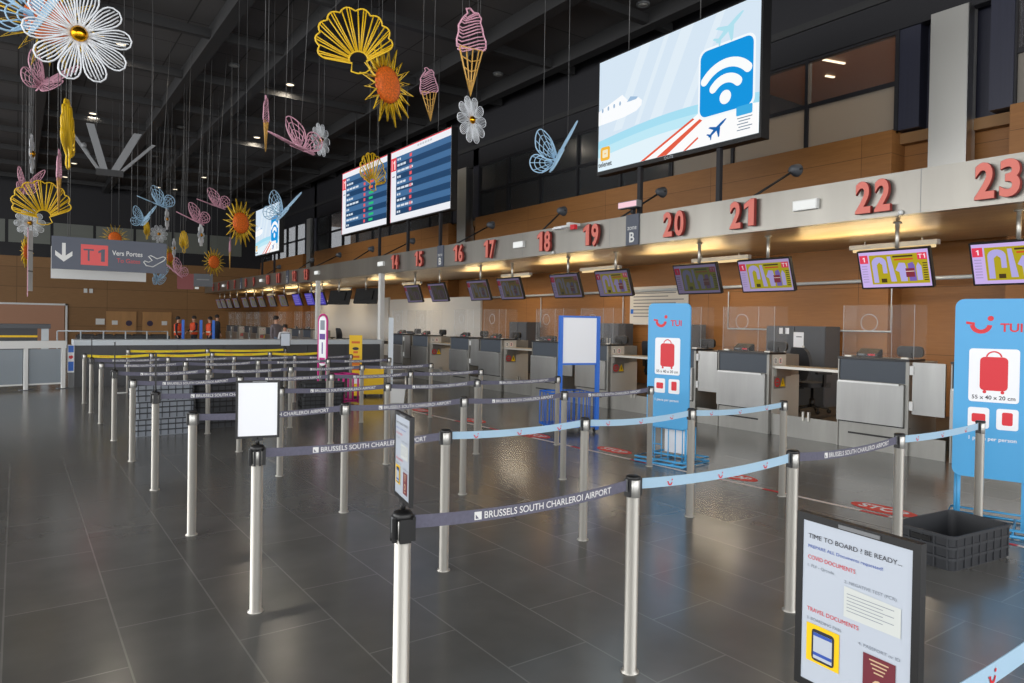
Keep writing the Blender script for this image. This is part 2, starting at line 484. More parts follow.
for i, y in enumerate((9.84, 17.43, 31.2, 39.1)):
    t = thing('zone_sign', ['dark zone B sign on the fascia between numbers 19 and 20', 'dark zone sign on the fascia between numbers 15 and 16',
                            'dark zone sign on the fascia between numbers 11 and 12', 'dark zone sign on the fascia between numbers 7 and 8'][i], 'sign', (XF, y, 3.27), FACE, 'zone signs on the fascia')
    part('panel', MB().box(-.17, .17, -.03, 0, 0, .6, M_sign), t)
    part('lettering', MB().text('zone', 0, .3, .13, -.035, M_white).text('B', 0, .06, .27, -.035, M_white, bold=.02), t)
t = thing('small_lit_sign', 'small pinkish lit sign above the zone B sign', 'sign', (XF - .17, 9.84, 3.98), FACE)
part('case', MB().box(-.26, .26, 0, .12, 0, .13, M_grey), t)
part('face', MB().box(-.24, .24, -.01, 0, .015, .115, em((250, 205, 215), 1)), t)
part('pole', MB().box(-.03, .03, .12, .2, -.1, .0, M_dark).box(-.03, .03, .05, .2, -.02, 0, M_dark), t)
ELY = [(6.15, 'between numbers 21 and 22'), (13.6, 'between numbers 17 and 18'), (21.36, 'left of number 14'), (27.4, 'right of number 13'),
       (35.2, 'between numbers 9 and 10'), (42.9, 'between numbers 5 and 6')]
for y, w in ELY:
    t = thing('emergency_light', 'white emergency light box on the fascia ' + w, 'light', (XF, y, 3.58), FACE, 'emergency lights')
    part('case', MB().box(-.2, .2, -.07, 0, -.075, .075, M_white, .0), t)
    part('diffuser', MB().box(-.18, .18, -.085, -.07, -.055, .055, em((240, 242, 240), 1)), t)
for y, n in ((4.75, 22), (12.3, 18)):
    tag(MB().lathe([(.035, 0), (.035, .03), (.02, .045)], M_white, 10, ax='y').build('sensor', None, (XF - .01, y, 3.3), FACE), 'small white sensor on the fascia below the number %d' % n, 'sensor', 'fascia sensors')
# bracket lamp sticking out between 18 and 19
t = thing('bracket_lamp', 'white bracket light with red end sticking out beside number 19', 'light', (XF, 11.62, 3.86), FACE)
part('arm', MB().box(-.34, .22, -.3, -.24, -.09, -.05, M_white).box(-.34, .0, -.34, -.2, -.11, -.08, M_sheet).box(.1, .2, -.3, 0, -.06, 0, M_white), t)
part('red_end', MB().box(.22, .36, -.3, -.22, -.16, -.06, M_red), t, 'red end piece')
SP = [((747, 197), (795, 170)), ((615, 217), (661, 192)), ((540, 226), (562, 211)), ((451, 244), (491, 225)), ((378, 255), (412, 241)), ((350, 257), (371.5, 249)), ((311, 266), (339, 255)),
      ((296, 268), (312, 260)), ((264, 273), (279, 267))]
SPL = ['above numbers 21 and 22', 'between the zone B sign and number 20', 'above number 19', 'above numbers 16 and 17', 'above number 14', 'left of number 14',
       'under the boards, second from the left', 'below the departure boards at the left', 'right of the small far screen']
for i, (a, h) in enumerate(SP):
    d = ray(*a); base = O + d * ((XF + .32) / d.x)
    d = ray(*h); hd = O + d * (base.y / d.y)
    if hd.x > 12.6 or hd.x < XF: hd = O + d * (11.4 / d.x)
    t = thing('floodlight', 'dark floodlight on an arm ' + SPL[i], 'light', (base.x, base.y, 3.86), 0, 'floodlights over the fascia')
    v = hd - Vector((base.x, base.y, 3.86))
    part('arm', MB().tube([(0, 0, 0), tuple(v * .9)], .022, M_beam, 6).lathe([(.06, 0), (.06, .03)], M_beam, 10), t)
    part('lamp_head', MB(Matrix.Translation(v)).lathe([(.05, -.13), (.08, -.08), (.12, .05), (.12, .07)], M_cab, 14, ax='x').box(-.015, .015, -.14, .14, -.015, .015, M_beam), t)

# ------------------------------------------------------------------ ceiling downlights
DL = [(290, 84, 1, 'right of the pink edge-on cone, brightest in the ceiling'), (93, 113, 1, 'between the big daisy and the splayed bars'), (121, 43, 1, 'seen through a petal of the big daisy'),
      (74, 163, 1, 'beside the tip of the edge-on yellow shell'), (65, 187, 1, 'just right of the yellow fan shell'), (204, 177, 1, 'above the two pink butterflies'),
      (175, 197, 1, 'beside the upper blue butterfly'), (158, 211, 1, 'between the two small blue butterflies'), (257, 137, 1, 'below the pink edge-on cone'),
      (234, 65, 0, 'unlit, in the second ceiling bay'), (181, 127, 0, 'unlit, right of the splayed bars'), (155, 156, 0, 'unlit, low beside the splayed bars'), (333, 14, 0, 'unlit, above the big fan shell'),
      (643, 4, 0, 'unlit, above the large screen'), (498, 74, 0, 'unlit, between the white daisy and the blue butterfly'), (498, 224 - 155, 0, '')]
for px, py, on, w in DL[:-1]:
    p = onz(px, py, ZC - .02)
    if p.y > 47: p = Vector((p.x * 46 / p.y, 46, 0))
    t = thing('downlight', ('lit' if on else 'dark') + ' round ceiling downlight ' + w, 'light', (p.x, p.y, ZC), 0, 'ceiling downlights')
    r = .16
    part('ring', MB().lathe([(r, 0), (r, -.05), (r * .8, -.05), (r * .8, -.01)], M_grey, 16), t)
    part('lens', MB().lathe([(r * .78, -.015), (r * .78, -.045), (.01, -.05)], em((255, 236, 205), 2.2) if on else mat('unlit_lens', (190, 190, 185), .3), 14), t)
    if on and py < 150:
        area('downlight_beam', (p.x, p.y, ZC - .2), (0, 0, 0), .3, .3, 30, (1, .88, .7))

# ------------------------------------------------------------------ hanging display monitors
def monitor_screen(k, blue=False):
    eb = lambda c: em(tuple(int(round(x * max(k, .5) / 8) * 8) for x in c))
    def e(c, s=1.): return em(tuple(int(round((x * k + 44 * (1 - k)) / 8) * 8) for x in c), s)  # grey floor puts reflections on dim screens into the emitted colour
    b = MB(); y = -.032
    if blue:
        b.rect(-.48, .48, -.26, .26, y, e((80, 70, 190)))
        for i in range(5): b.rect(-.42, .3 - .1 * (i % 2), .16 - i * .09, .2 - i * .09, y - .001, e((140, 130, 220)))
        return b
    b.rect(-.49, .49, -.27, .27, y, eb((200, 176, 232)))
    y -= .001
    b.rect(-.485, -.36, .1, .225, y, eb((226, 60, 90)))
    one(b, -.42, .125, .07, y - .001, e((250, 220, 230)))
    for i in range(7): b.rect(-.47, -.385, .05 - i * .04, .065 - i * .04, y, e((170, 150, 200)))
    b.rect(-.34, .47, -.225, .22, y, e((176, 164, 30)))
    y -= .001
    lav = e((178, 168, 226)); pur = e((120, 100, 180)); dk = e((70, 56, 30))
    b.flat([(-.31, -.2), (-.31, .1)] + [(-.205 + .105 * math.cos(R(a)), .1 + .09 * math.sin(R(a))) for a in range(180, -1, -20)] + [(-.1, -.06), (-.16, -.06), (-.16, .07), (-.2, .11), (-.24, .07), (-.24, -.2)], y, lav)
    b.flat([(-.06, -.19), (-.08, .19), (-.03, .19), (.02, -.19)], y, lav)
    b.flat([(.02, -.02), (.08, .09), (.16, .08), (.18, -.02), (.17, -.19), (.08, -.19), (.07, -.05)], y, lav)
    b.flat([(.2, -.19), (.2, .07), (.27, .09), (.29, .04), (.3, -.19)], y, pur)
    b.rect(.16, .28, -.13, .0, y - .001, e((130, 50, 60)))
    b.rect(.16, .28, -.05, -.04, y - .002, e((230, 210, 200)))
    b.flat([(.31, -.18), (.31, .02), (.34, .08), (.38, .02), (.38, -.18)], y, lav)
    b.rect(-.2, -.12, -.2, -.14, y, dk)
    for i in range(2): b.rect(.0 + .02 * i, .28, .17 - i * .045, .195 - i * .045, y, dk if i == 0 else e((200, 90, 40)))
    for i in range(8): b.rect(.4, .46, .06 - i * .035, .075 - i * .035, y, dk)
    b.rect(.34, .47, .12, .22, y, e((226, 60, 90)))
    b.text('T', .38, .14, .085, y - .001, e((250, 225, 230)), bold=.02); one(b, .435, .14, .06, y - .001, e((250, 225, 230)))
    return b
def monitor(n, y, k, label, blue=False, X=10.45, flip=False):
    t = thing('display_monitor', label, 'monitor', (X, y, 3.27), FACE if not flip else R(120), 'monitors hanging over the desks')
    part('pole', MB().tube([(0, .04, .02), (0, .04, -.45)], .03, M_alu, 10).lathe([(.06, 0), (.06, -.02)], M_alu, 12, c=(0, .04, 0)), t)
    X_ = Matrix.Translation((0, 0, -.67)) @ Matrix.Rotation(R(19), 4, 'X')
    h = part('housing', MB(X_).prism(rr(-.515, .515, -.295, .295, .015, 2), -.03, .03, M_black).box(-.3, .3, .03, .07, -.15, .2, M_black), t)
    q = monitor_screen(k, blue); q.v = [tuple(X_ @ Vector(v)) for v in q.v]
    part('screen', q, t)
for n, k in ((23, 1.), (22, 1.), (21, .8), (20, .22), (19, .5), (18, .2), (17, .2), (16, .2), (15, .12), (14, .12)):  # low k puts the darkening of a slanted view into the screen colours
    monitor(n, NUMY[n] + .02, k, 'hanging monitor under number %d, %s' % (n, 'bright yellow poster on screen' if k > .7 else 'dim yellow poster on screen' if k > .4 else 'dark screen'))
monitor(0, 24.0, 0, 'black monitor turned away, first left of number 14', flip=True)
monitor(0, 26.6, 0, 'black monitor turned away, second left of number 14', flip=True)
for i, y in enumerate((28.7, 30.0, 31.7)):
    monitor(0, y, .8, 'hanging monitor with violet screen, %s left of the far white pole' % ('first', 'second', 'third')[i], True)
for i, y in enumerate((33.8, 35.6, 37.4, 39.0, 40.6, 42.6, 44.2, 45.6, 46.8)):
    monitor(0, y, .35, 'hanging monitor with brownish grey screen in the far row, %s from the violet ones' % ('first second third fourth fifth sixth seventh eighth ninth'.split()[i]))

# ------------------------------------------------------------------ check-in counters
def counter(label, loc, side):           # side +1: open side towards lower desk numbers' neighbour on the right
    t = thing('check_in_counter', label, 'counter', loc, FACE, 'check-in counters')
    s = side
    part('body', MB().box(-.499, .499, .05, .8, .03, 1.27, M_steel2), t)
    part('plinth', MB().box(-.5, .5, .0, .05, .0, .36, M_steel2).box(-.34, .3, -.004, 0, .2, .225, M_black).box(-.5, .5, .01, .05, .36, .375, M_black), t)
    part('drawer_panel', MB().prism(rr(.385, .96, -.5, .44, .01, 2), 0, 1, M_steel2) if 0 else
         MB().box(-.49, .45, -.06, .05, .385, .955, M_cdraw, .008).box(-.46, .4, -.085, -.06, .94, .965, M_steel), t)
    part('corner_post', MB().box(.455, .5, -.02, .05, 0, 1.27, M_steel2), t); part('corner_post', MB().box(-.5, -.485, -.02, .05, 0, 1.27, M_steel2), t)
    part('upper_panel', MB().box(-.48, .45, .0, .05, .97, 1.27, M_slate), t, 'dark slate upper panel')
    part('top', MB().box(-.505, .505, -.03, .42, 1.275, 1.305, M_top), t, 'black counter top')
    x = .5 * s
    q = MB(Matrix.Translation((x, 0, 0)))
    q.box(-.002 if s > 0 else -.008, .008 if s > 0 else .002, .06, .8, .05, .93, M_side).box(-.002 if s > 0 else -.008, .008 if s > 0 else .002, .06, .42, .93, 1.27, M_side)
    e = .009 * s
    def yz(pts, m, o=0): q.add([(e + o * s, a, c) for a, c in pts], [tuple(range(len(pts)))], m)
    def circ(cy, cz, r, m, o=0): yz([(cy + r * math.cos(2 * PI * i / 14), cz + r * math.sin(2 * PI * i / 14)) for i in range(14)], m, o)
    for cy in (.14, .27):
        circ(cy, 1.17, .055, M_white); circ(cy, 1.17, .042, M_red if cy > .2 else M_grey, .001); circ(cy, 1.17, .034, M_white, .002)
        yz([(cy - .012, 1.14), (cy + .012, 1.14), (cy + .012, 1.2), (cy - .012, 1.2)], M_dgrey, .003)
    yz([(.1, .72), (.42, .72), (.42, .92), (.1, .92)], M_steel2, .001)
    circ(.19, .82, .075, M_red, .002); circ(.19, .82, .05, M_steel2, .003); yz([(.15, .81), (.23, .81), (.23, .83), (.15, .83)], M_red, .004)
    yz([(.27, .75), (.41, .75), (.34, .9)], M_yel, .002); yz([(.33, .785), (.35, .785), (.345, .85), (.335, .85)], M_black, .003)
    part('side_panel', q, t, 'steel side with round and triangular warning stickers')
    if s < 0:
        d = part('door', MB().box(.535, .945, .0, .03, .57, 1.27, M_cdraw, .006), t)
        part('hinge', MB().box(.505, .55, -.02, .03, .62, .74, M_white).box(.505, .55, -.02, .03, 1.1, 1.22, M_white), d)
        part('gap_plate', MB().box(.5, .955, .02, .05, 0, .27, M_steel2), t)
    return t
def plexi(label, loc):
    t = thing('plexiglass_screen', label, 'screen', loc, FACE, 'plexiglass screens')
    part('front_pane', MB().box(-.5, .5, .1, .106, 1.307, 2.05, G_plexi), t)
    part('side_pane', MB().box(-.5, -.494, .1, .45, 1.307, 2.05, G_plexi), t)
    part('side_pane', MB().box(.494, .5, .1, .45, 1.307, 2.05, G_plexi), t)
    for x_ in (-.5, .2, .499): part('edge', MB().box(x_ - .0015, x_ + .0015, .097, .1, 1.307, 2.05, M_frost), t)
    part('speech_ring', MB().tube([(-.12 + .12 * math.cos(2 * PI * i / 20), .098, 1.8 + .12 * math.sin(2 * PI * i / 20)) for i in range(20)], .004, M_frost, 4, closed=True), t)
    part('foot', MB().box(-.45, -.35, .06, .15, 1.306, 1.325, M_alu).box(.35, .45, .06, .15, 1.306, 1.325, M_alu), t)
    return t
def office_chair(label, loc, rz):
    t = thing('office_chair', label, 'chair', loc, rz, 'office chairs behind the desks')
    part('seat', MB().prism(rr(-.24, .24, -.23, .25, .07, 3), .46, .54, M_chair, 'xy'), t)
    pts = []
    bk = MB()
    n = 8; vs = []; fs = []
    for i in range(n + 1):
        z = .6 + .56 * i / n; w = .2 + .05 * math.sin(PI * i / n) - (.05 if i == n else 0); y = .25 + .05 * (i / n) ** 2 - .03 * math.sin(PI * i / n)
        vs += [(-w, y - .03, z), (0, y + .02, z), (w, y - .03, z), (w, y + .03, z), (0, y + .06, z), (-w, y + .03, z)]
    for i in range(n):
        for j in range(6): fs.append((i * 6 + j, i * 6 + (j + 1) % 6, i * 6 + 6 + (j + 1) % 6, i * 6 + 6 + j))
    fs += [(5, 4, 3, 2, 1, 0), tuple(n * 6 + j for j in range(6))]
    part('backrest', bk.add(vs, fs, M_chair), t)
    part('back_support', MB().box(-.03, .03, .2, .34, .42, .48, M_black).box(-.03, .03, .3, .34, .42, .75, M_black), t)
    part('column', MB().lathe([(.045, .1), (.045, .25), (.025, .25), (.025, .47)], M_black, 12), t)
    for s in (-1, 1):
        part('armrest', MB().box(s * .28 - .02, s * .28 + .02, -.05, .0, .5, .7, M_black).box(s * .28 - .035, s * .28 + .035, -.15, .14, .7, .73, M_black).box(min(s * .2, s * .29), max(s * .2, s * .29), -.05, 0, .48, .51, M_black), t)
    for i in range(5):
        a = 2 * PI * i / 5 + .3
        l = part('leg', MB().tube([(0, 0, .12), (.28 * math.cos(a), .28 * math.sin(a), .075)], .025, M_black, 6, r2=.016), t)
        part('caster', MB(Matrix.Translation((.28 * math.cos(a), .28 * math.sin(a), .035))).lathe([(.034, -.02), (.034, .02)], M_rubber, 10, ax='x'), l)
    return t
protos = {}
def put_counter(n):
    s = 1 if n % 2 else -1
    lab = 'steel check-in counter below number %d' % n
    loc = (9.85, NUMY[n], 0)
    if s in protos: return dup(protos[s], lab, loc)
    protos[s] = counter(lab, loc, s)
for n in [23, 22, 21, 20, 19, 18, 17, 16, 15, 14] + list(range(13, 5, -1)): put_counter(n)
px0 = None
for n in [23, 22, 21, 20, 19, 18, 17, 16, 15, 14] + list(range(13, 5, -1)):
    lab = 'clear plexiglass screen standing on the counter below number %d' % n
    if px0 is None: px0 = plexi(lab, (9.85, NUMY[n], 0))
    else: dup(px0, lab, (9.85, NUMY[n], 0))
OPEN = [(22, 21), (20, 19), (18, 17), (16, 15)]
ch0 = dk0 = None
b = MB(); y0 = -3
for a_, b_ in OPEN:
    b.box(10.9, XW, y0, NUMY[a_] + .5, 0, .2, M_conv); y0 = NUMY[b_] - .5
b.box(10.9, XW, y0, 20.7, 0, .2, M_conv); b.box(10.9, XW, 22.05, YE, 0, .2, M_conv)
struct('floor_platform', b)
for a_, b_ in OPEN + [(14, 14)]:
    y0, y1 = (NUMY[a_] + .5, NUMY[b_] - .5) if a_ != b_ else (20.8, 22.0)
    yc, hw = (y0 + y1) / 2, (y1 - y0) / 2 - .012
    w = 'between counters %d and %d' % (a_, b_) if a_ != b_ else 'left of counter 14'
    t = thing('transaction_shelf', 'pale shelf at counter height ' + w, 'shelf', (9.92, yc, 0), FACE, 'shelves between the counters')
    part('worktop', MB().box(-hw, hw, 0, .5, 1.06, 1.09, M_wtop), t)
    part('edge_strip', MB().box(-hw, hw, -.012, 0, 1.055, 1.095, M_alu), t)
    for x_ in (-hw, hw - .03): part('bracket', MB().box(x_, x_ + .03, .05, .45, .92, 1.06, M_steel2), t)
    t = thing('low_gate', 'low steel kick plate closing the opening ' + w, 'gate', (9.9, yc, 0), FACE, 'low gates between the counters')
    part('plate', MB().box(-hw, hw, 0, .03, 0, .33, M_steel2), t)
    for x in (-.02, .07): part('latch', MB().box(x, x + .03, -.02, .02, .28, .42, M_alu), t)
    t = thing('baggage_conveyor', 'dark baggage conveyor on the floor ' + w, 'conveyor', (10.25, yc, 0), FACE, 'baggage conveyors')
    part('bed', MB().box(-hw + .02, hw - .02, 0, 2.1, 0, .12, M_cab), t)
    for x in (-hw * .5, hw * .5):
        part('belt', MB().add([(x - hw * .42, 0, .125), (x + hw * .42, 0, .125), (x + hw * .42, 2.1, .2), (x - hw * .42, 2.1, .2), (x - hw * .42, 0, .12), (x + hw * .42, 0, .12), (x + hw * .42, 2.1, .12), (x - hw * .42, 2.1, .12)],
             [(0, 1, 2, 3), (4, 5, 1, 0), (5, 6, 2, 1), (6, 7, 3, 2), (7, 4, 0, 3)], M_conv), t)
    lab = 'dark office chair behind the shelf ' + w
    loc = (11.62, yc + .92, .2)
    ch0 = office_chair(lab, loc, R(70)) if ch0 is None else dup(ch0, lab, loc, R(90 + 25 * math.sin(yc)))
# far chairs: only their backs show
for i, n in enumerate((13, 12, 11, 10, 9, 8)):
    dup(ch0, 'dark office chair behind the far counter below number %d' % n, (11.5, NUMY[n] + .1, .2), R(80 + 30 * math.sin(n)))
# equipment on the counters
def keypad(label, loc):
    t = thing('document_reader', label, 'device', loc, FACE, 'readers on the counters')
    part('case', MB().prism([(-.0, 0), (.16, 0), (.16, .1), (.12, .12), (0, .05)], -.15, .15, M_black, 'yz'), t)
    part('keys', MB().box(-.12, -.03, -.005, .0, .02, .045, M_grey).box(.02, .12, -.005, .0, .02, .045, M_red), t)
    return t
def screen_back(label, loc):
    t = thing('desk_screen', label, 'computer screen', loc, R(90), 'desk screens')
    part('panel', MB().prism(rr(-.18, .18, .04, .2, .06, 4), -.02, .03, M_black), t)
    part('stand', MB().box(-.03, .03, .0, .05, .0, .1, M_black).prism(rr(-.1, .1, -.08, .08, .03, 2), 0, .012, M_black, 'xy'), t)
    return t
k0 = s0 = None
for n in (23, 22, 21, 20, 19, 18, 17, 16, 15, 14):
    l1, l2 = 'black document reader on the counter below number %d' % n, 'black computer screen back on the counter below number %d' % n
    k0 = dup(k0, l1, (10.05, NUMY[n] + .2, 1.306)) if k0 else keypad(l1, (10.05, NUMY[n] + .2, 1.306))
    s0 = dup(s0, l2, (10.5, NUMY[n] - .2, 1.271)) if s0 else screen_back(l2, (10.5, NUMY[n] - .2, 1.271))
# grey cabinets behind the desks
def cabinet(label, y, w, h, X=12.55, notice=True):
    t = thing('cabinet', label, 'cabinet', (X, y, .2), FACE, 'grey cabinets behind the desks')
    part('body', MB().box(-w / 2, w / 2, 0, .5, .0, h, M_cab), t)
    for i, x in enumerate((-w / 4, w / 4)):
        d = part('door', MB().box(x - w / 4 + .008, x + w / 4 - .008, -.02, 0, .05, h - .02, M_cab, .004), t)
        part('handle', MB().box(x + (.1 if i == 0 else -.14), x + (.14 if i == 0 else -.1), -.035, -.02, h - .55, h - .38, M_alu), d)
    if notice:
        part('notice', MB().rect(-.02, .2, h - .5, h - .12, -.022, M_sheet).rect(-.34, -.26, h - .16, h - .04, -.022, M_sheet).rect(-.2, -.12, h - .16, h - .04, -.022, M_sheet)
             .rect(.04, .16, h - .22, h - .2, -.023, M_grey), t, 'white paper notices')
    return t
cabinet('dark grey cabinet with white notices behind counter 21', 8.05, 1.28, 1.54)
cabinet('dark grey cabinet behind counter 20', 10.95, .6, 1.54, notice=False)
cabinet('dark grey cabinet behind counters 17 and 18', 17.4, .9, 1.54, notice=False)
cabinet('dark grey cabinet behind counter 18', 13.35, .7, 1.54, notice=False)
t = thing('wall_board', 'large pale board with faint text lines behind the far sky blue gauge stand', 'board', (XW - .02, 12.35, 1.72), FACE)
part('board', MB().prism(rr(-.98, .98, 0, .98, .05, 3), -.03, 0, M_plaster), t)
q = MB()
for i in range(9): q.rect(-.85, .85 - .25 * (i % 3), .88 - i * .085, .905 - i * .085, -.032, M_grey)
q.rect(-.95, -.85, .28, .4, -.032, M_blue)
part('print', q, t)

# ------------------------------------------------------------------ large screens over the fascia
XS = 9.9
def onX(px, py, X):
    d = ray(px, py); return O + d * (X / d.x)
def tui_smile(b, cx, cz, s, y, m=None):
    m = m or M_red
    b.flat(arcband(cx, cz, .31 * s, .54 * s, 186, 354), y, m)
    b.flat([(cx - .72 * s, cz + .02 * s), (cx - .72 * s, cz + .16 * s), (cx - .3 * s, cz + .1 * s), (cx - .3 * s, cz - .06 * s)], y, m)
    b.flat(disc(cx + .46 * s, cz + .34 * s, .15 * s, 14), y, m)
def wifi_screen(label, yc, poles):
    W_, H_ = 1.94, 2.26
    t = thing('advertising_screen', label, 'screen', (XS, yc, 4.89), FACE, 'large screens over the fascia')
    part('housing', MB().box(-W_ - .04, W_ + .04, 0, .22, -.08, H_ + .03, M_black), t)
    b = MB(); y = -.004
    b.rect(-W_, W_, 0, H_, y, em((214, 230, 244)))
    y -= .002
    for x0, w in ((-1.5, .25), (-.9, .12), (-.5, .3), (.3, .18)):
        b.flat([(x0, .75), (x0 + w, .75), (x0 + w + .75, H_), (x0 + .75, H_)], y, em((224, 237, 247)))
    n = 14
    wave = [(-W_ + 2 * W_ * i / n, .62 + .16 * math.sin(PI * i / n * .9)) for i in range(n + 1)]
    b.flat([(-W_, 0), (W_, 0)] + wave[::-1], y - .001, em((166, 222, 242)))
    b.flat([(-W_, 0), (W_, 0)] + [(x, z - .16) for x, z in wave][::-1], y - .002, em((190, 232, 246)))
    b.flat([(-W_, 0), (W_, 0)] + [(x, z - .34) for x, z in wave][::-1], y - .003, em((226, 242, 250)))
    y -= .005
    fus = [(-W_, .95), (-1.2, .97), (-.85, 1.02), (-.72, 1.1), (-.7, 1.19), (-.8, 1.27), (-1.05, 1.24), (-1.25, 1.43), (-W_, 1.24)]
    b.flat(fus, y, em((250, 252, 254)))
    for i in range(4): b.flat(disc(-1.82 + .17 * i, 1.24 + .01 * i, .045, 12, .6), y - .001, em((160, 186, 214)))
    b.flat([(-1.12, 1.25), (-1.02, 1.34), (-.82, 1.29), (-.86, 1.25)], y - .001, em((160, 190, 220)))
    b.flat([(-.75, .0), (1.94, 0), (1.94, .5), (.72, .62), (.5, .52)], y, em((252, 252, 252)))
    b.flat([(-.72, .0), (-.6, .0), (.6, .52), (.56, .55)], y - .001, em((226, 92, 66)))
    b.flat([(-.3, .0), (-.05, .0), (.78, .46), (.72, .5)], y - .001, em((226, 92, 66)))
    b.flat([(.35, .0), (.42, .0), (.7, .16), (.68, .19)], y - .001, em((226, 92, 66)))
    b.prism(rr(.68, 1.86, .46, 1.7, .16, 5), y - .004, y - .002, em((244, 250, 253)))
    b.flat(rr(.72, 1.82, .5, 1.66, .14, 5), y - .005, em((10, 148, 222)))
    for r0, r1 in ((.53, .69), (.27, .43)):
        b.flat(arcband(1.27, .72, r0, r1, 42, 138, 14), y - .007, em((250, 252, 252)))
        for a in (42, 138): b.flat(disc(1.27 + (r0 + r1) / 2 * math.cos(R(a)), .72 + (r0 + r1) / 2 * math.sin(R(a)), (r1 - r0) / 2, 12), y - .008, em((250, 252, 252)))
    b.flat(disc(1.27, .75, .12, 18), y - .008, em((250, 252, 252)))
    # small aeroplanes
    def plane(cx, cz, s, m, yy):
        b.flat([(cx + s * p, cz + s * q) for p, q in ((-.5, -.26), (-.42, -.3), (-.1, -.1), (.32, .2), (.46, .34), (.4, .36), (.22, .28), (-.2, .02))], yy, m)
        b.flat([(cx + s * p, cz + s * q) for p, q in ((.0, .08), (-.42, .16), (-.5, .12), (-.16, -.04))], yy - .001, m)
        b.flat([(cx + s * p, cz + s * q) for p, q in ((.14, .06), (.1, -.34), (.04, -.38), (-.06, -.06))], yy - .001, m)
        b.flat([(cx + s * p, cz + s * q) for p, q in ((-.36, -.18), (-.56, -.12), (-.6, -.16), (-.42, -.26))], yy - .001, m)
        b.flat([(cx + s * p, cz + s * q) for p, q in ((-.3, -.2), (-.34, -.42), (-.38, -.42), (-.4, -.26))], yy - .001, m)
    plane(1.12, .24, .4, em((16, 96, 170)), y - .006)
    plane(1.34, 1.9, .6, em((176, 224, 238)), y - .004)
    b.flat(rr(1.5, 1.82, .36, .52, .02, 2), y - .006, em((60, 170, 226)))
    for i in range(5): b.rect(1.52 + .03 * (i % 2), 1.82 - .04 * (i % 3), .31 - i * .05, .325 - i * .05, y - .006, em((110, 130, 150)))
    b.flat(rr(-1.86, -1.58, .2, .48, .05, 3), y - .003, em((244, 184, 60))); b.flat(rr(-1.8, -1.64, .26, .42, .02, 3), y - .004, em((244, 232, 200)))
    b.rect(-1.75, -1.69, .33, .35, y - .005, em((244, 184, 60)))
    b.text('telenet', -1.72, .08, .14, y - .004, em((20, 24, 30)), bold=.02)
    part('display', b, t)
    part('maker_mark', MB().text('Q-LITE', 0, -.07, .075, -.004, M_frost), t)
    for p in poles: part('pole', MB().box(p - .04, p + .04, .04, .12, -1.03, -.08, M_dark), t)
    for p in (-1.2, .6): part('hanger', MB().tube([(p, .1, H_ + .03), (p, .1, ZC - 4.89)], .012, M_wire, 4), t)
wifi_screen('huge lit screen with the blue wireless symbol above numbers 20 and 21', 9.02, (-.8, 1.1))
wifi_screen('small distant lit screen with the blue wireless symbol behind the blue butterfly', 34.7, (-1.0, 1.0))
def board(label, yc, green, poles):
    W_, H_ = 1.93, 2.27
    t = thing('departure_board', label, 'screen', (XS, yc, 4.89), FACE, 'departure boards')
    part('housing', MB().box(-W_ - .03, W_ + .03, 0, .2, -.04, H_ + .03, M_black), t)
    b = MB(); y = -.004
    b.rect(-W_, W_, 0, H_, y, em((236, 238, 244)))
    b.rect(-W_, W_, H_ - .03, H_, y - .001, em((226, 60, 80)))
    b.rect(-W_, -W_ + .03, 0, H_, y - .001, em((226, 100, 120)))
    x0 = -W_ + (.4 if not green else .36)
    n = 10; z1, z0 = H_ - .22, .2
    for i in range(n):
        za, zb = z1 - (z1 - z0) * i / n, z1 - (z1 - z0) * (i + 1) / n
        b.rect(x0, W_, zb, za, y - .001, em((30, 66, 104) if i % 2 else (66, 108, 152)))
        zm = (za + zb) / 2
        x = x0 + .08
        for k in range(2 + (i * 7) % 3):
            w = .1 + .07 * ((i + k * 3) % 3); b.rect(x, x + w, zm - .035, zm + .035, y - .003, em((214, 222, 232))); x += w + .04
        b.rect(.05 if green else -.6, .2 if green else -.45, zm - .05, zm + .05, y - .003, em((232, 92, 96)))
        if green: b.rect(.5, .88 - .06 * (i % 2), zm - .04, zm + .04, y - .003, em((40, 190, 120) if i > 3 else (226, 96, 80)))
    b.rect(-W_ + .03, x0, z1 - .42, z1, y - .002, em((228, 56, 70)))
    one(b, -W_ + .27, z1 - .38, .3, y - .004, em((255, 232, 232)))
    b.rect(-W_ + .06, -W_ + .16, z1 - .38, z1 - .06, y - .003, em((246, 150, 156)))
    b.rect(-W_ + .12, -W_ + .3, z1 - .62, z1 - .58, y - .003, em((150, 154, 170)))
    for i in range(6): b.rect(-.1 + .16 * i, .02 + .16 * i, H_ - .14, H_ - .08, y - .002, em((196, 200, 208)))
    part('display', b, t)
    for p in poles: part('pole', MB().box(p - .04, p + .04, .04, .12, -1.03, -.04, M_dark), t)
    for p in (-1., 1.): part('hanger', MB().tube([(p, .1, H_ + .03), (p, .1, ZC - 4.89)], .012, M_wire, 4), t)
board('left departure board with red and green entries', 23.15, True, (1.25,))
board('right departure board with one column of red entries', 19.0, False, (-.8, 1.25))

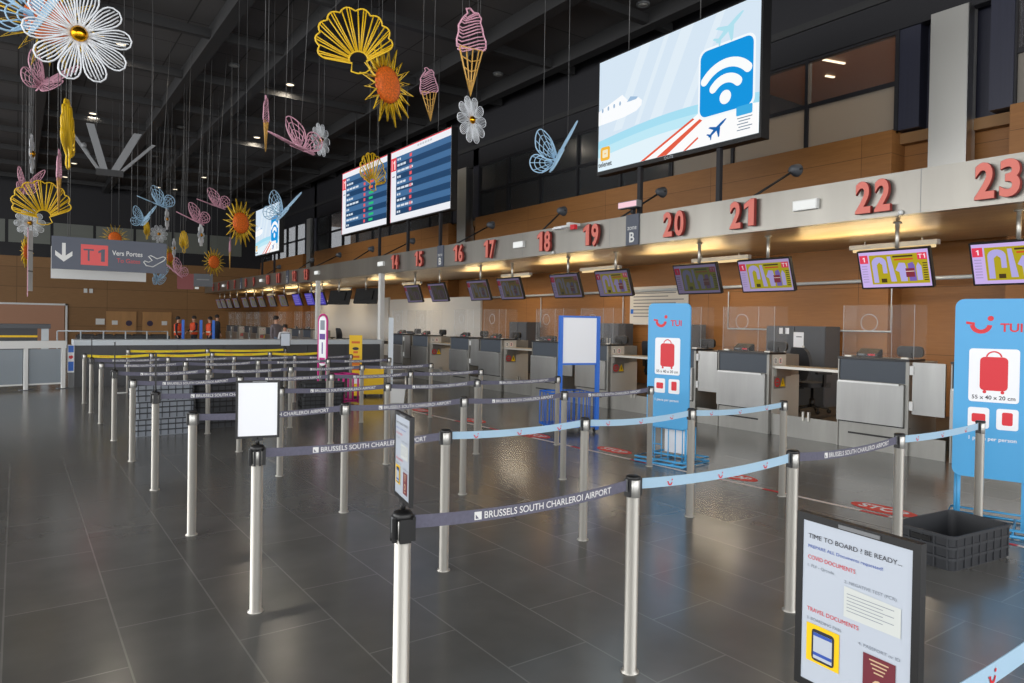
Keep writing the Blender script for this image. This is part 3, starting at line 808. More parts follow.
# ------------------------------------------------------------------ hanging direction signs
t = thing('direction_sign', 'hanging grey T1 direction sign with white arrow and aeroplane', 'sign', (1.535, 16, 2.61))
w, h = .995, .625
part('panel', MB().box(-w, w, 0, .06, 0, h, M_sign), t)
b = MB(); y = -.003
b.flat([(-.83, .5), (-.77, .5), (-.77, .26), (-.66, .35), (-.66, .26), (-.8, .14), (-.94, .26), (-.94, .35), (-.83, .26)], y, M_white)
b.rect(-.52, -.06, .1, .5, y, mat('sign_red', (226, 88, 88), .5))
b.text('T', -.39, .18, .34, y - .002, M_sign, msx=.9); one(b, -.17, .18, .24, y - .002, M_sign, g=.01)
b.text('Vers Portes', .28, .32, .135, y, M_white, width=.54, bold=.012)
b.text('To Gates', .3, .18, .12, y, mat('sign_red_text', (190, 74, 80), .5), width=.42, bold=.012)
pl = [(.62, .15), (.74, .13), (.95, .27), (.98, .33), (.93, .35), (.82, .3), (.7, .36), (.66, .34), (.73, .26), (.66, .22), (.59, .24), (.57, .22)]
b.tube([(x, y - .002, z) for x, z in pl], .011, M_white, 4, closed=True)
part('lettering', b, t)
for x in (-.7, .7): part('wire', MB().tube([(x, .03, h), (x, .03, ZC - 2.61)], .006, M_wire, 4), t)
p0, p1 = at(51, 252, 14.9), at(146, 281, 15.9)
t = thing('light_box', 'white blank light box hanging behind the grey T1 sign', 'sign', (p0.x, p0.y, p1.z - .02), math.atan2(p1.y - p0.y, p1.x - p0.x))
w = math.hypot(p1.x - p0.x, p1.y - p0.y)
part('box', MB().box(0, w, 0, .1, 0, .68, M_white), t)
for x in (.3, w - .3): part('wire', MB().tube([(x, .05, .68), (x, .05, ZC - p1.z)], .006, M_wire, 4), t)
p0 = at(177, 289, 26)
t = thing('direction_sign', 'small distant hanging sign, half red and half dark', 'sign', (p0.x, p0.y, p0.z), R(-14))
part('red_panel', MB().box(0, .56, 0, .05, 0, .58, mat('faded_red', (120, 52, 52), .5)), t)
part('dark_panel', MB().box(.56, 1.22, 0, .05, .12, .6, M_cab).rect(.66, 1.1, .36, .4, -.002, M_grey).rect(.6, .74, .02, .1, -.002, M_white), t)
for x in (.2, 1.0): part('wire', MB().tube([(x, .03, .58), (x, .03, ZC - p0.z)], .008, M_wire, 4), t)
# splayed bars under the ceiling
p = at(108, 172, 13.5)
t = thing('ceiling_luminaire', 'four grey bars splayed upwards like a V under the ceiling', 'light', tuple(p), R(-5))
part('hub', MB().box(-.2, .26, -.06, .06, -.08, .04, M_beam), t)
for x0, x1, zt, wd in ((-.14, -.64, .74, .03), (-.06, -.3, .88, .065), (.1, .5, .8, .07), (.2, .78, .62, .035)):
    part('bar', MB().add([(x0 - wd, -.04, 0), (x0 + wd, -.04, 0), (x1 + wd, -.04, zt), (x1 - wd, -.04, zt), (x0 - wd, .04, 0), (x0 + wd, .04, 0), (x1 + wd, .04, zt), (x1 - wd, .04, zt)],
         [(0, 1, 2, 3), (7, 6, 5, 4), (0, 4, 5, 1), (1, 5, 6, 2), (2, 6, 7, 3), (3, 7, 4, 0)], M_grey), t)
part('spotlight', MB().lathe([(.03, -.05), (.05, 0), (.05, .05)], M_grey, 12, c=(-.4, 0, .45), ax='y').tube([(-.4, 0, .45), (-.3, .0, .3)], .015, M_grey, 5), t)
for x in (-.2, .25): part('wire', MB().tube([(x, 0, .08), (x, 0, ZC - p.z)], .006, M_wire, 4), t)

# ------------------------------------------------------------------ hanging wire-frame ornaments
RW = .0075
def smooth(P, k=4):
    out = []; n = len(P)
    for i in range(n):
        p0, p1, p2, p3 = P[i - 1], P[i], P[(i + 1) % n], P[(i + 2) % n]
        for j in range(k):
            u = j / k
            out.append(tuple(.5 * (2 * b_ + (c - a) * u + (2 * a - 5 * b_ + 4 * c - d) * u * u + (3 * b_ - a - 3 * c + d) * u ** 3) for a, b_, c, d in zip(p0, p1, p2, p3)))
    return out
def daisy_parts(t, r=.4):
    n = 10
    for k in range(n):
        a = 2 * PI * k / n + .1; ca, sa = math.cos(a), math.sin(a)
        def P(u, v): return (u * ca - v * sa, 0, u * sa + v * ca)
        b = MB(); out = []
        for i in range(15):
            th = PI * (i / 14 - .5) * 2
            q = i / 14
            ww = .2 * r; u0 = .16 * r
            if q < .5: f = q * 2
            else: f = (1 - q) * 2
            u = u0 + (r - u0) * (1 - (1 - f) ** 1.5) if f < 1 else r
            v = ww * math.sin(PI * min(1, f) ** 1.25) ** .75 * (1 if q < .5 else -1) if 0 < f < 1 else 0
            out.append(P(u, v))
        b.tube(out, RW, M_owhite, 5, closed=True)
        for j in (-2, -1, 0, 1, 2):
            b.tube([P(.16 * r, j * .008 * r / .4), P(.45 * r, j * .045 * r), P(.7 * r, j * .066 * r), P((.97 - .035 * abs(j) ** 1.5) * r, j * .06 * r)], RW * .8, M_owhite, 4)
        part('petal', b, t)
    part('dome', MB().lathe([(.001, .11 * r * 1.4), (.1 * r, .13 * r), (.16 * r, .07 * r), (.17 * r, -.02), (.001, -.03)], M_gold, 18, ax='y'), t, 'golden dome')
def sun_parts(t, r=.5):
    n = 20; b = MB()
    for lay, (ro, ri, ph, y) in enumerate(((1., .46, 0, 0), (.78, .44, 0, .02))):
        pts = []
        for k in range(n):
            a = 2 * PI * (k + ph) / n; a2 = 2 * PI * (k + ph + .5) / n
            rr_ = r * ro * (1 - .12 * (k % 2))
            pts += [(rr_ * math.cos(a), y, rr_ * math.sin(a)), (r * ri * math.cos(a2), y, r * ri * math.sin(a2))]
        b.tube(pts, RW * 1.5, M_oyel, 5, closed=True)
    part('rays', b, t)
    part('disc', MB().lathe([(.001, .05), (.3 * r, .045), (.43 * r, .02), (.44 * r, -.02), (.001, -.03)], M_osun, 24, ax='y'), t, 'speckled orange disc')
def shell_parts(t, s=.39, m=None):
    m = m or M_oyel
    b = MB(); n = 9; out = []
    A = [R(193 - 206 * i / n) for i in range(n + 1)]
    base = (0, 0, -.42 * s)
    for i in range(n):
        for j in range(6):
            a = A[i] + (A[i + 1] - A[i]) * j / 6; rad = s * (1.02 + .1 * math.sin(PI * j / 6)) * (.86 + .2 * math.sin(max(0, (a + .4) / (PI + .8) * PI)))
            out.append((rad * math.cos(a), 0, rad * math.sin(a) * .92 - .1 * s))
    out.append((1.0 * s * math.cos(A[-1]) * .9, 0, math.sin(A[-1]) * s * .8 - .1 * s))
    path = [(-.2 * s, 0, -.5 * s)] + out + [(.2 * s, 0, -.5 * s), (.27 * s, 0, -.72 * s), (.1 * s, 0, -.8 * s), (-.1 * s, 0, -.8 * s), (-.27 * s, 0, -.72 * s)]
    b.tube(path, RW * 1.3, m, 5, closed=True)
    part('outline', b, t)
    b = MB()
    for i in range(n):
        for q in (.25, .5, .75):
            k = min(len(out) - 1, int(i * 6 + q * 6))
            e = out[k]; a = A[i] + (A[i + 1] - A[i]) * q
            b.tube([(.24 * s * math.cos(a), 0, -.42 * s + .2 * s * max(-.2, math.sin(a))), e], RW, m, 4)
    b.tube([(.26 * s * math.cos(R(a)), 0, -.42 * s + .22 * s * math.sin(R(a))) for a in range(-10, 191, 20)], RW * 1.4, m, 4)
    part('ribs', b, t)
def cone_parts(t, h=.85):
    b = MB(); w = .155
    tube = lambda pts, m, r=RW: b.tube([(x, 0, z) for x, z in pts], r, m, 5)
    tube([(-w, .0), (0, -.47), (w, .03), (-w, 0)], M_otan, RW * 1.3)
    for f in (.3, .58, .85):
        tube([(-w + 2 * w * f, .03 * f), (0 - .0 + (-w + 2 * w * f) * .05, -.45)], M_otan)
    for f in (.2, .42, .64): tube([(-w * (1 - f), -.47 * f), (0, -.47 * f - .025), (w * (1 - f), -.47 * f + .03 * (1 - f))], M_otan)
    part('cone', b, t, 'tan lattice cone')
    b = MB()
    left = [(-.155, .0), (-.185, -.01), (-.19, .06), (-.165, .14), (-.17, .2), (-.13, .27), (-.1, .31), (-.05, .36), (-.07, .4), (-.02, .42)]
    right = [(.155, .03), (.2, .07), (.2, .14), (.165, .2), (.15, .26), (.12, .31), (.13, .36), (.09, .4), (.03, .39), (-.02, .42)]
    tube(left, M_opink, RW * 1.3); tube(right, M_opink, RW * 1.3)
    L5 = smooth([(x, z) for x, z in left])[:-8]; R5 = smooth([(x, z) for x, z in right])[:-8]
    for k in range(13):
        f = k / 12
        a = L5[int(f * .82 * (len(L5) - 1))]; c = R5[min(len(R5) - 1, int((.1 + f * .85) * (len(R5) - 1)))]
        dx, dz = c[0] - a[0], c[1] - a[1]
        tube([a, (a[0] + dx * .18, a[1] - .01), (a[0] + dx * .45, a[1] + dz * .3), (a[0] + dx * .75, a[1] + dz * .75), c], M_opink)
    part('swirl', b, t, 'pink wire swirl')
def butterfly_parts(t, m, mir=1):
    up_ = [(.0, .05), (.1, .2), (.24, .32), (.4, .38), (.46, .32), (.43, .18), (.34, .05), (.14, -.02)]
    lo_ = [(.0, .0), (.14, -.02), (.3, -.02), (.37, -.08), (.36, -.19), (.26, -.28), (.12, -.26), (.02, -.12)]
    hv = Vector((.4 * mir, 0, .92))
    for ov, nm in ((Vector((-.91 * mir, .12, .4)), 0), (Vector((.34 * mir, -.8, .5)), 1)):
        W3 = lambda p: tuple(ov * p[0] + hv * p[1])
        b = MB()
        for o_, c in ((up_, (.02, .03)), (lo_, (.02, -.04))):
            b.tube([W3(p) for p in smooth(o_)], RW * 1.4, m, 5, closed=True)
            for i in range(2, len(o_) - 1): b.tube([W3(c), W3(o_[i])], RW, m, 4)
            for f in (.35, .58, .8):
                b.tube([W3((c[0] + (p[0] - c[0]) * f, c[1] + (p[1] - c[1]) * f)) for p in smooth(o_)[2:-5]], RW, m, 4)
        part('wing', b, t)
    part('body', MB().tube([tuple(hv * -.2), tuple(hv * .05), tuple(hv * .2)], .014, m, 6), t)
PROTO = {}
ORN = [
 ('daisy', 79, 34, 5.9, 8, 0, 'biggest white wire daisy with golden dome, top left corner'),
 ('sun', 50, 20, 6.8, 20, 0, 'orange wire sun hanging behind the biggest daisy'),
 ('butterfly_blue', 40, 16, 6.2, 10, 0, 'blue wire butterfly hanging behind the biggest daisy'),
 ('butterfly_pink', 42, 84, 12, 50, 15, 'pink wire butterfly below the left petals of the biggest daisy'),
 ('shell', 68, 138, 7.2, 82, 0, 'yellow wire shell seen edge-on, below the biggest daisy'),
 ('daisy', 32, 154, 14, 84, 0, 'white daisy seen edge-on above the left fan shell'),
 ('ice', 59, 179, 10, 82, 0, 'pink ice cream seen edge-on beside the left fan shell'),
 ('shell', 42, 205, 11.2, 10, -8, 'yellow wire fan shell at far left above the T1 sign'),
 ('daisy', 30, 223, 20, 20, 0, 'small white daisy in front of the left fan shell'),
 ('sun', 27, 252, 21, 70, 0, 'faint orange sun hanging under the left fan shell'),
 ('sun', 241, 223, 14.6, 48, 0, 'orange sun left of the small distant screen'),
 ('sun', 214, 262, 24, 42, 0, 'smaller orange sun lower left, over the far desks'),
 ('sun', 115, 238, 25, 20, 0, 'orange sun half hidden behind the top of the T1 sign'),
 ('butterfly_blue_m', 161, 206, 19, 8, -48, 'blue butterfly above right of the T1 sign, upper of two'),
 ('butterfly_blue', 143, 221, 25, 25, 0, 'small blue butterfly just above the T1 sign, lower of two'),
 ('butterfly_pink_m', 218, 207, 20, 12, -52, 'pink butterfly left of the larger distant orange sun'),
 ('butterfly_pink_m', 197, 222, 20, 12, -45, 'pink butterfly lower left of another pink butterfly'),
 ('butterfly_pink_m', 177, 274, 24, 20, -30, 'pink butterfly above the distant red and dark sign'),
 ('daisy', 167, 219, 25, 80, 0, 'edge-on white daisy hanging under the upper blue butterfly'),
 ('daisy', 201, 235, 24, 76, 0, 'edge-on white daisy hanging under the pink butterfly'),
 ('daisy', 174, 248, 28, 80, 0, 'edge-on white daisy right of the T1 sign'),
 ('shell', 147, 231, 26, 76, 0, 'edge-on yellow shell touching the top of the T1 sign'),
 ('shell', 184, 243, 22, 72, 0, 'edge-on yellow shell right of the T1 sign'),
 ('daisy', 159, 234, 31, 30, 0, 'tiny white daisy above the right end of the T1 sign'),
 ('sun', 170, 257, 32, 60, 0, 'distant orange sun at the right edge of the T1 sign'),
 ('ice', 230, 252, 20, 84, 0, 'pink ice cream seen edge-on under the larger distant sun'),
 ('butterfly_blue', 281, 214, 16.5, 12, 10, 'blue butterfly in front of the small distant screen'),
 ('ice', 266, 122, 11.2, 78, 0, 'pink ice cream seen edge-on left of the pink butterfly'),
 ('butterfly_pink_m', 302, 150, 11.5, 15, -50, 'large pink butterfly beside a small white daisy'),
 ('daisy', 321, 140, 17, 58, 0, 'small white daisy beside the large pink butterfly'),
 ('shell', 355, 44, 7.5, 5, -14, 'largest yellow wire fan shell, above the big orange sun'),
 ('sun', 388, 85, 8.6, 50, 0, 'largest orange sun, overlapping the yellow fan shell'),
 ('ice', 429, 93, 11.9, 38, -5, 'smaller pink ice cream on a tan cone'),
 ('ice', 471, 50, 7.2, 40, 0, 'largest pink ice cream on a tan cone'),
 ('daisy', 472, 120, 12, 52, 0, 'white daisy below the largest ice cream'),
 ('shell', 373, 174, 13, 55, 0, 'yellow wire shell hanging in front of the left departure board'),
 ('butterfly_blue', 555, 161, 11.3, 8, 0, 'blue butterfly with a raised wing, left of the huge screen'),
 ('butterfly_pink', 25, 188, 18.5, 70, 0, 'pink butterfly wing tip behind the left fan shell'),
 ('butterfly_blue', 157, 280, 27, 75, 0, 'blue butterfly hanging just below the T1 sign')]
KIND = {'daisy': ('hanging_daisy', .3), 'sun': ('hanging_sun', .45), 'shell': ('hanging_shell', .36), 'ice': ('hanging_ice_cream', .4), 'butterfly_blue': ('hanging_butterfly', .2), 'butterfly_pink': ('hanging_butterfly', .2)}
for k_ in ('blue', 'pink'): KIND['butterfly_%s_m' % k_] = ('hanging_butterfly', .2)
for kind, px, py, D, de, tilt, lab in ORN:
    p = at(px, py, D)
    az = YAW + math.atan((px - 512) / F)
    rz = -az + R(de)
    nm, top = KIND[kind]
    if kind not in PROTO:
        t = thing(nm, lab, 'hanging ornament', tuple(p), rz, 'hanging summer ornaments')
        {'daisy': daisy_parts, 'sun': sun_parts, 'shell': shell_parts, 'ice': cone_parts, 'butterfly_blue': lambda q: butterfly_parts(q, M_oblue), 'butterfly_pink': lambda q: butterfly_parts(q, M_opink),
         'butterfly_blue_m': lambda q: butterfly_parts(q, M_oblue, -1), 'butterfly_pink_m': lambda q: butterfly_parts(q, M_opink, -1)}[kind](t)
        PROTO[kind] = (t, list(t.children))
    else:
        src, chs = PROTO[kind]
        t = src.copy(); COL.objects.link(t); t.location = p; tag(t, lab, 'hanging ornament', 'hanging summer ornaments')
        for c in chs:
            q = c.copy(); COL.objects.link(q); q.parent = t
    t.rotation_euler = (0, R(tilt), rz)
    dx = .2 if 'butterfly' in kind else .12
    Z = Matrix.Rotation(R(-tilt), 4, 'Y')
    for x in (-dx, dx):
        q0 = Z.inverted() @ Vector((x, 0, top))
        part('wire', MB(Z).tube([tuple(Z.inverted() @ Vector((x, 0, top * .6 if kind == 'ice' else top))), (x * 1.0, 0, ZC - p.z - .05)], (.0022 + .00016 * D), M_wire, 4), t)
p = at(30, 292, 15)
t = thing('hanging_banner', 'tall narrow white hanging banner seen edge-on under the left fan shell', 'banner', tuple(p), -YAW - R(-34.5) + R(68))
for i in range(3): part('panel', MB().box(-.1, .1, -.01, .01, .02 + i * .44, .43 + i * .44, M_white), t)
part('frame', MB().box(-.125, -.105, -.005, .005, -.1, 1.36, M_opink).box(-.1, .1, -.008, .008, .43, .46, M_grey).box(-.1, .1, -.008, .008, .87, .9, M_grey), t)
for x in (-.08, .08): part('wire', MB().tube([(x, 0, 1.34), (x, 0, ZC - p.z)], .006, M_wire, 4), t)

# ------------------------------------------------------------------ queue posts and belts
PH = .975
def belt_fn(A, B, z, sag):
    A, B = Vector(A), Vector(B); L = (B - A).length; d = (B - A) / L; nn = Vector((d.y, -d.x))
    def f(x, dz, off):                   # x metres along the belt, dz above its middle, off in front
        s = x / L
        q = A + d * x + nn * off
        return (q.x, q.y, z + dz - 4 * sag * s * (1 - s))
    return f, L
def add_belt(t, base, dst, m, style, rng):
    A, B = Vector((0, 0)), Vector((dst[0] - base[0], dst[1] - base[1]))
    d = (B - A).normalized()
    f, L = belt_fn(A + d * .036, B - d * .0485, .93, rng.uniform(.012, .028))
    b = MB(); n = 12; hh = .026
    vs = []
    for i in range(n + 1):
        x = L * i / n
        vs += [f(x, -hh, .001), f(x, hh, .001), f(x, hh, -.001), f(x, -hh, -.001)]
    fs = [(i * 4 + k, i * 4 + 4 + k, i * 4 + 4 + (k + 1) % 4, i * 4 + (k + 1) % 4) for i in range(n) for k in range(4)]
    be = part('belt', b.add(vs, fs, m), t, {'a': 'grey belt printed in white', 't': 'pale blue belt with red smile logos', 'y': 'yellow belt'}[style])
    q = MB()
    if style == 'a':
        x0 = L * .25; tw = min(.78, L * .62)
        q.add([f(x0, -.017, .0025), f(x0 + .036, -.017, .0025), f(x0 + .036, .017, .0025), f(x0, .017, .0025)], [(0, 1, 2, 3)], M_letter)
        q.add([f(x0 + .006, -.012, .0032), f(x0 + .022, -.012, .0032), f(x0 + .006, .006, .0032)], [(0, 1, 2)], M_belt)
        q.text('BRUSSELS SOUTH CHARLEROI AIRPORT', 0, 0, .042, 0, M_letter, 'l', width=tw, bold=.008, fn=lambda p: f(x0 + .05 + p[0], p[2] - .014, .0028))
    elif style == 't':
        for k in (.18, .5, .82):
            g = MB(); tui_smile(g, 0, 0, .033, 0)
            q.add([f(L * k + v[0], v[2] - .004, .0028) for v in g.v], g.f, M_red)
    else:
        for k in (.2, .55):
            for j in range(6): q.add([f(L * k + .03 * j, -.006, .0025), f(L * k + .03 * j + .02, -.006, .0025), f(L * k + .03 * j + .02, .008, .0025), f(L * k + .03 * j, .008, .0025)], [(0, 1, 2, 3)], M_ora)
    if q.v: part('lettering', q, be)
post_parts = None
def post(label, x, y, dst=None, style='a'):
    global post_parts
    rng = random.Random(int(x * 100) * 31 + int(y * 100))
    t = thing('queue_post', label, 'queue post', (x, y, 0), 0, 'retractable belt queue posts')
    if post_parts is None:
        post_parts = [
            part('pole', MB().lathe([(.046, 0), (.046, .006), (.033, .012), (.033, .87), (.030, .872), (.030, .96)], M_alu, 20), t),
            part('collar', MB().lathe([(.0315, .868), (.0345, .87), (.0345, .962), (.031, .964)], M_alud, 20), t)]
        h = MB().lathe([(.034, .955), (.0365, .958), (.0365, .97), (.03, PH)], M_black, 20)
        for a in (0, 90, 180, 270):
            X_ = Matrix.Rotation(R(a), 4, 'Z'); k = MB(X_).box(.026, .044, -.018, .018, .875, .962, M_black)
            if a in (0, 180): h.add(k.v, k.f, M_black)
        for sx in (-1, 1): h.box(sx * .044 - .003, sx * .044 + .003, -.006, .006, .9, .96, M_grey)
        post_parts.append(part('belt_head', h, t, 'black belt cassette head'))
    else:
        for p in post_parts:
            c = p.copy(); COL.objects.link(c); c.parent = t
    if dst: add_belt(t, (x, y), dst, {'a': M_belt, 't': M_beltb, 'y': M_belty}[style], style, rng)
    return t
STD = [1.13, 2.38, 3.62, 4.91, 6.27]
ROWS = [(.675, [1.26, 2.5, 3.8], 'ttt'), (2.46, [1.235, 2.49, 3.84, 5.14, 6.48], 'atat'), (4.19, [1.155, 2.42, 3.69, 4.96, 6.36], 'attt'), (5.95, [1.14, 2.40, 3.64, 4.93, 6.29], 'aaaa'),
        (7.69, [1.13, 2.36, 3.63, 4.90, 6.25], 'aaaa'), (9.36, [1.13, 2.35, 3.57, 4.79, 6.03], 'aaaa'), (11.04, [1.11, 2.32, 3.54, 4.74, 6.05], 'aaaa'), (12.9, [1.11, 2.35, 3.55, 4.85, 6.12], 'aaaa'),
        (14.4, [1.09, 2.32, 3.50, 4.70, 5.92], 'aaaa'), (16.0, [1.09, 2.27, 3.44, 4.66, 5.84], 'yyyy'), (17.9, [2.06, 3.74, 5.6], 'yy')]
RN = ['nearest row, cut off by the frame', 'second row from the camera', 'third row from the camera', 'fourth row from the camera', 'fifth row from the camera', 'sixth row from the camera',
      'seventh row from the camera', 'eighth row from the camera', 'ninth row from the camera', 'first yellow belt row', 'farthest yellow belt row']
PN = ['leftmost', 'second', 'third', 'fourth', 'rightmost']
for (y, xs, st), rn in zip(ROWS, RN):
    for i, x in enumerate(xs):
        nm = PN[i] if len(xs) == 5 or i < 2 else 'third'
        bt = '' if i >= len(st) else {'a': ' with grey printed belt', 't': ' with pale blue belt', 'y': ' with yellow belt'}[st[i]]
        if rn.startswith('nearest'): lab = '%s post of the %s' % (nm, rn)
        else: lab = '%s metal post%s in the %s' % (nm, bt, rn)
        post(lab, x, y, (xs[i + 1], y) if i + 1 < len(xs) else None, st[i] if i < len(st) else 'a')

# notice holders on posts
M_ink = mat('black_ink', (40, 40, 48), .5); M_inkb = mat('blue_ink', (50, 84, 170), .5); M_inkg = mat('grey_ink', (130, 138, 150), .5)
M_paper = mat('pale_blue_paper', (188, 196, 207), .3)
def doc_print(w, h):
    b = MB(); y = -.0075; L_ = -w / 2 + .012
    T = lambda s_, z, sz, m, wd, x=L_: b.text(s_, x, h * z, sz, y, m, 'l', width=wd)
    T('TIME TO BOARD ? BE READY...', .895, .0125, M_ink, w * .86)
    T('PREPARE ALL Documents requested!', .835, .0085, M_inkb, w * .7)
    T('COVID DOCUMENTS', .765, .011, M_red, w * .46)
    T('1. PLF - Qrcode', .715, .008, M_inkg, w * .26)
    T('2. NEGATIVE TEST (PCR)', .69, .008, M_inkg, w * .46, 0 - .018)
    T('TRAVEL DOCUMENTS', .44, .011, M_red, w * .5)
    T('3. BOARDING PASS', .385, .008, M_inkg, w * .34)
    T('4. PASSPORT or ID', .36, .008, M_inkg, w * .36, .012)
    b.flat([(-.018, h * .49), (w / 2 - .018, h * .49), (w / 2 - .018, h * .655), (-.018, h * .672)], y, mat('paper_form', (206, 210, 206), .5))
    for i in range(6): b.rect(-.012, w / 2 - .03 - .02 * (i % 2), h * (.63 - .02 * i), h * (.634 - .02 * i), y - .0005, M_inkg)
    b.rect(L_, L_ + .07, h * .13, h * .365, y, M_yel)
    b.flat(rr(L_ + .012, L_ + .06, h * .145, h * .34, .006, 2), y - .0005, M_ink)
    b.rect(L_ + .016, L_ + .056, h * .16, h * .32, y - .001, M_paper)
    b.rect(L_ + .016, L_ + .056, h * .18, h * .2, y - .0015, M_inkb); b.rect(L_ + .016, L_ + .056, h * .3, h * .32, y - .0015, M_inkb)
    mar = mat('maroon_booklet', (112, 40, 52), .5); bei = mat('booklet_print', (206, 176, 140), .5)
    b.rect(.022, .082, h * .06, h * .33, y, mar)
    for i in range(4): b.rect(.034 + .003 * i, .07 - .003 * i, h * (.3 - .022 * i), h * (.308 - .022 * i), y - .0005, bei)
    b.flat(disc(.052, h * .16, .012, 12), y - .0005, bei); b.flat(disc(.052, h * .16, .007, 10), y - .001, mar)
    b.rect(.04, .064, h * .09, h * .1, y - .0005, bei)
    return b
def holder(label, x, y, rz, kind, z=PH):
    w, h = .215, .31
    t = thing('notice_holder', label, 'notice', (x, y, z), rz, 'notice holders on the queue posts')
    part('hood', MB().lathe([(.037, -.03), (.041, -.028), (.041, -.008), (.034, .003), (.012, .008)], M_black, 20).box(-.046, -.026, -.022, .022, -.112, -.02, M_black).box(.026, .046, -.022, .022, -.112, -.02, M_black).box(-.022, .022, .026, .046, -.112, -.02, M_black).box(-.022, -.01, -.046, -.03, -.112, -.02, M_black).box(.01, .022, -.046, -.03, -.112, -.02, M_black), t)
    part('stem', MB().lathe([(.01, 0), (.01, .05)], M_black, 8).box(-.03, .03, -.008, .008, .03, .045, M_black), t)
    fr = MB()
    z0 = .045; o = .014
    fr.box(-w / 2 - o, w / 2 + o, -.008, .008, z0, z0 + o, M_black).box(-w / 2 - o, w / 2 + o, -.008, .008, z0 + o + h, z0 + 2 * o + h, M_black)
    fr.box(-w / 2 - o, -w / 2, -.008, .008, z0 + o, z0 + o + h, M_black).box(w / 2, w / 2 + o, -.008, .008, z0 + o, z0 + o + h, M_black)
    fr.box(-w / 2, w / 2, .002, .007, z0 + o, z0 + o + h, M_black).box(-.03, .05, -.011, -.008, z0 + 1.2 * o + h, z0 + 1.7 * o + h, M_grey)
    part('frame', fr, t)
    s_ = part('sheet', MB().box(-w / 2, w / 2, -.006, .002, z0 + o, z0 + o + h, M_paper if kind != 'white' else M_sheet), t, 'white sheet' if kind == 'white' else 'printed pale blue sheet')
    if kind == 'doc':
        q = doc_print(w, h); q.v = [(a, b_, c + z0 + o) for a, b_, c in q.v]; part('lettering', q, s_)
    return t
holder('black framed travel document notice in the foreground at lower right', 1.26, .675, R(-95), 'doc')
holder('framed travel document notice seen at a slant, second row leftmost post', 1.235, 2.46, R(-102), 'doc')
holder('blank white framed notice on the leftmost post of the third row', 1.155, 4.19, R(-14), 'white')
holder('notice seen edge-on above the leftmost post of the fifth row', 1.13, 7.69, R(-98.5), 'pale')
holder('notice seen edge-on above the leftmost post of the seventh row', 1.11, 11.04, R(-96), 'pale')
holder('notice seen edge-on above the leftmost post of the ninth row', 1.09, 14.4, R(-94.5), 'pale')
holder('small pale notice on the far post before the dark counter', 5.6, 17.9, R(-20), 'pale')

# floor tape and stop marks
tape = MB()
pts = [(6.6, .2), (6.52, 3.2), (6.45, 5.0), (6.36, 7.2), (6.28, 9.2), (6.15, 12.2)]
for (xa, ya), (xb, yb) in zip(pts, pts[1:]):
    n = max(1, int((yb - ya) / .25))
    for i in range(n):
        p, q = i / n, (i + 1) / n
        A = (xa + (xb - xa) * p, ya + (yb - ya) * p); B = (xa + (xb - xa) * q, ya + (yb - ya) * q)
        tape.add([(A[0] - .028, A[1], .002), (A[0] + .028, A[1], .002), (B[0] + .028, B[1], .002), (B[0] - .028, B[1], .002)], [(0, 1, 2, 3)], M_red if i % 4 == 0 else mat('tape_white', (240, 226, 220), .6))
tag(tape.build('floor_tape'), 'thin red and white tape line along the floor before the desks', 'floor tape')
for i, (x, y, w) in enumerate(((6.74, 3.36, 'nearest, beside the black crate'), (6.72, 5.05, 'just right of the far suitcase stand'), (6.66, 6.95, 'left of the middle stand with suitcase pictures'), (6.5, 8.5, 'at the foot of the blue framed board'),
                              (6.52, 10.3, 'behind the fourth row of posts'), (6.38, 12.05, 'farthest of the row along the tape'))):
    t = thing('stop_mark', 'red oval STOP sticker on the floor, ' + w, 'floor sticker', (x, y, 0), FACE, 'stop stickers')
    part('sticker', MB().prism(disc(0, .0, .14, 28, 2.2), .0015, .003, M_stop, 'xy'), t)
    q = MB().text('STOP', 0, -.065, .19, 0, M_sheet, width=.44, bold=.03)
    q.v = [(a, c, .0035) for a, b_, c in q.v]
    part('lettering', q, t)

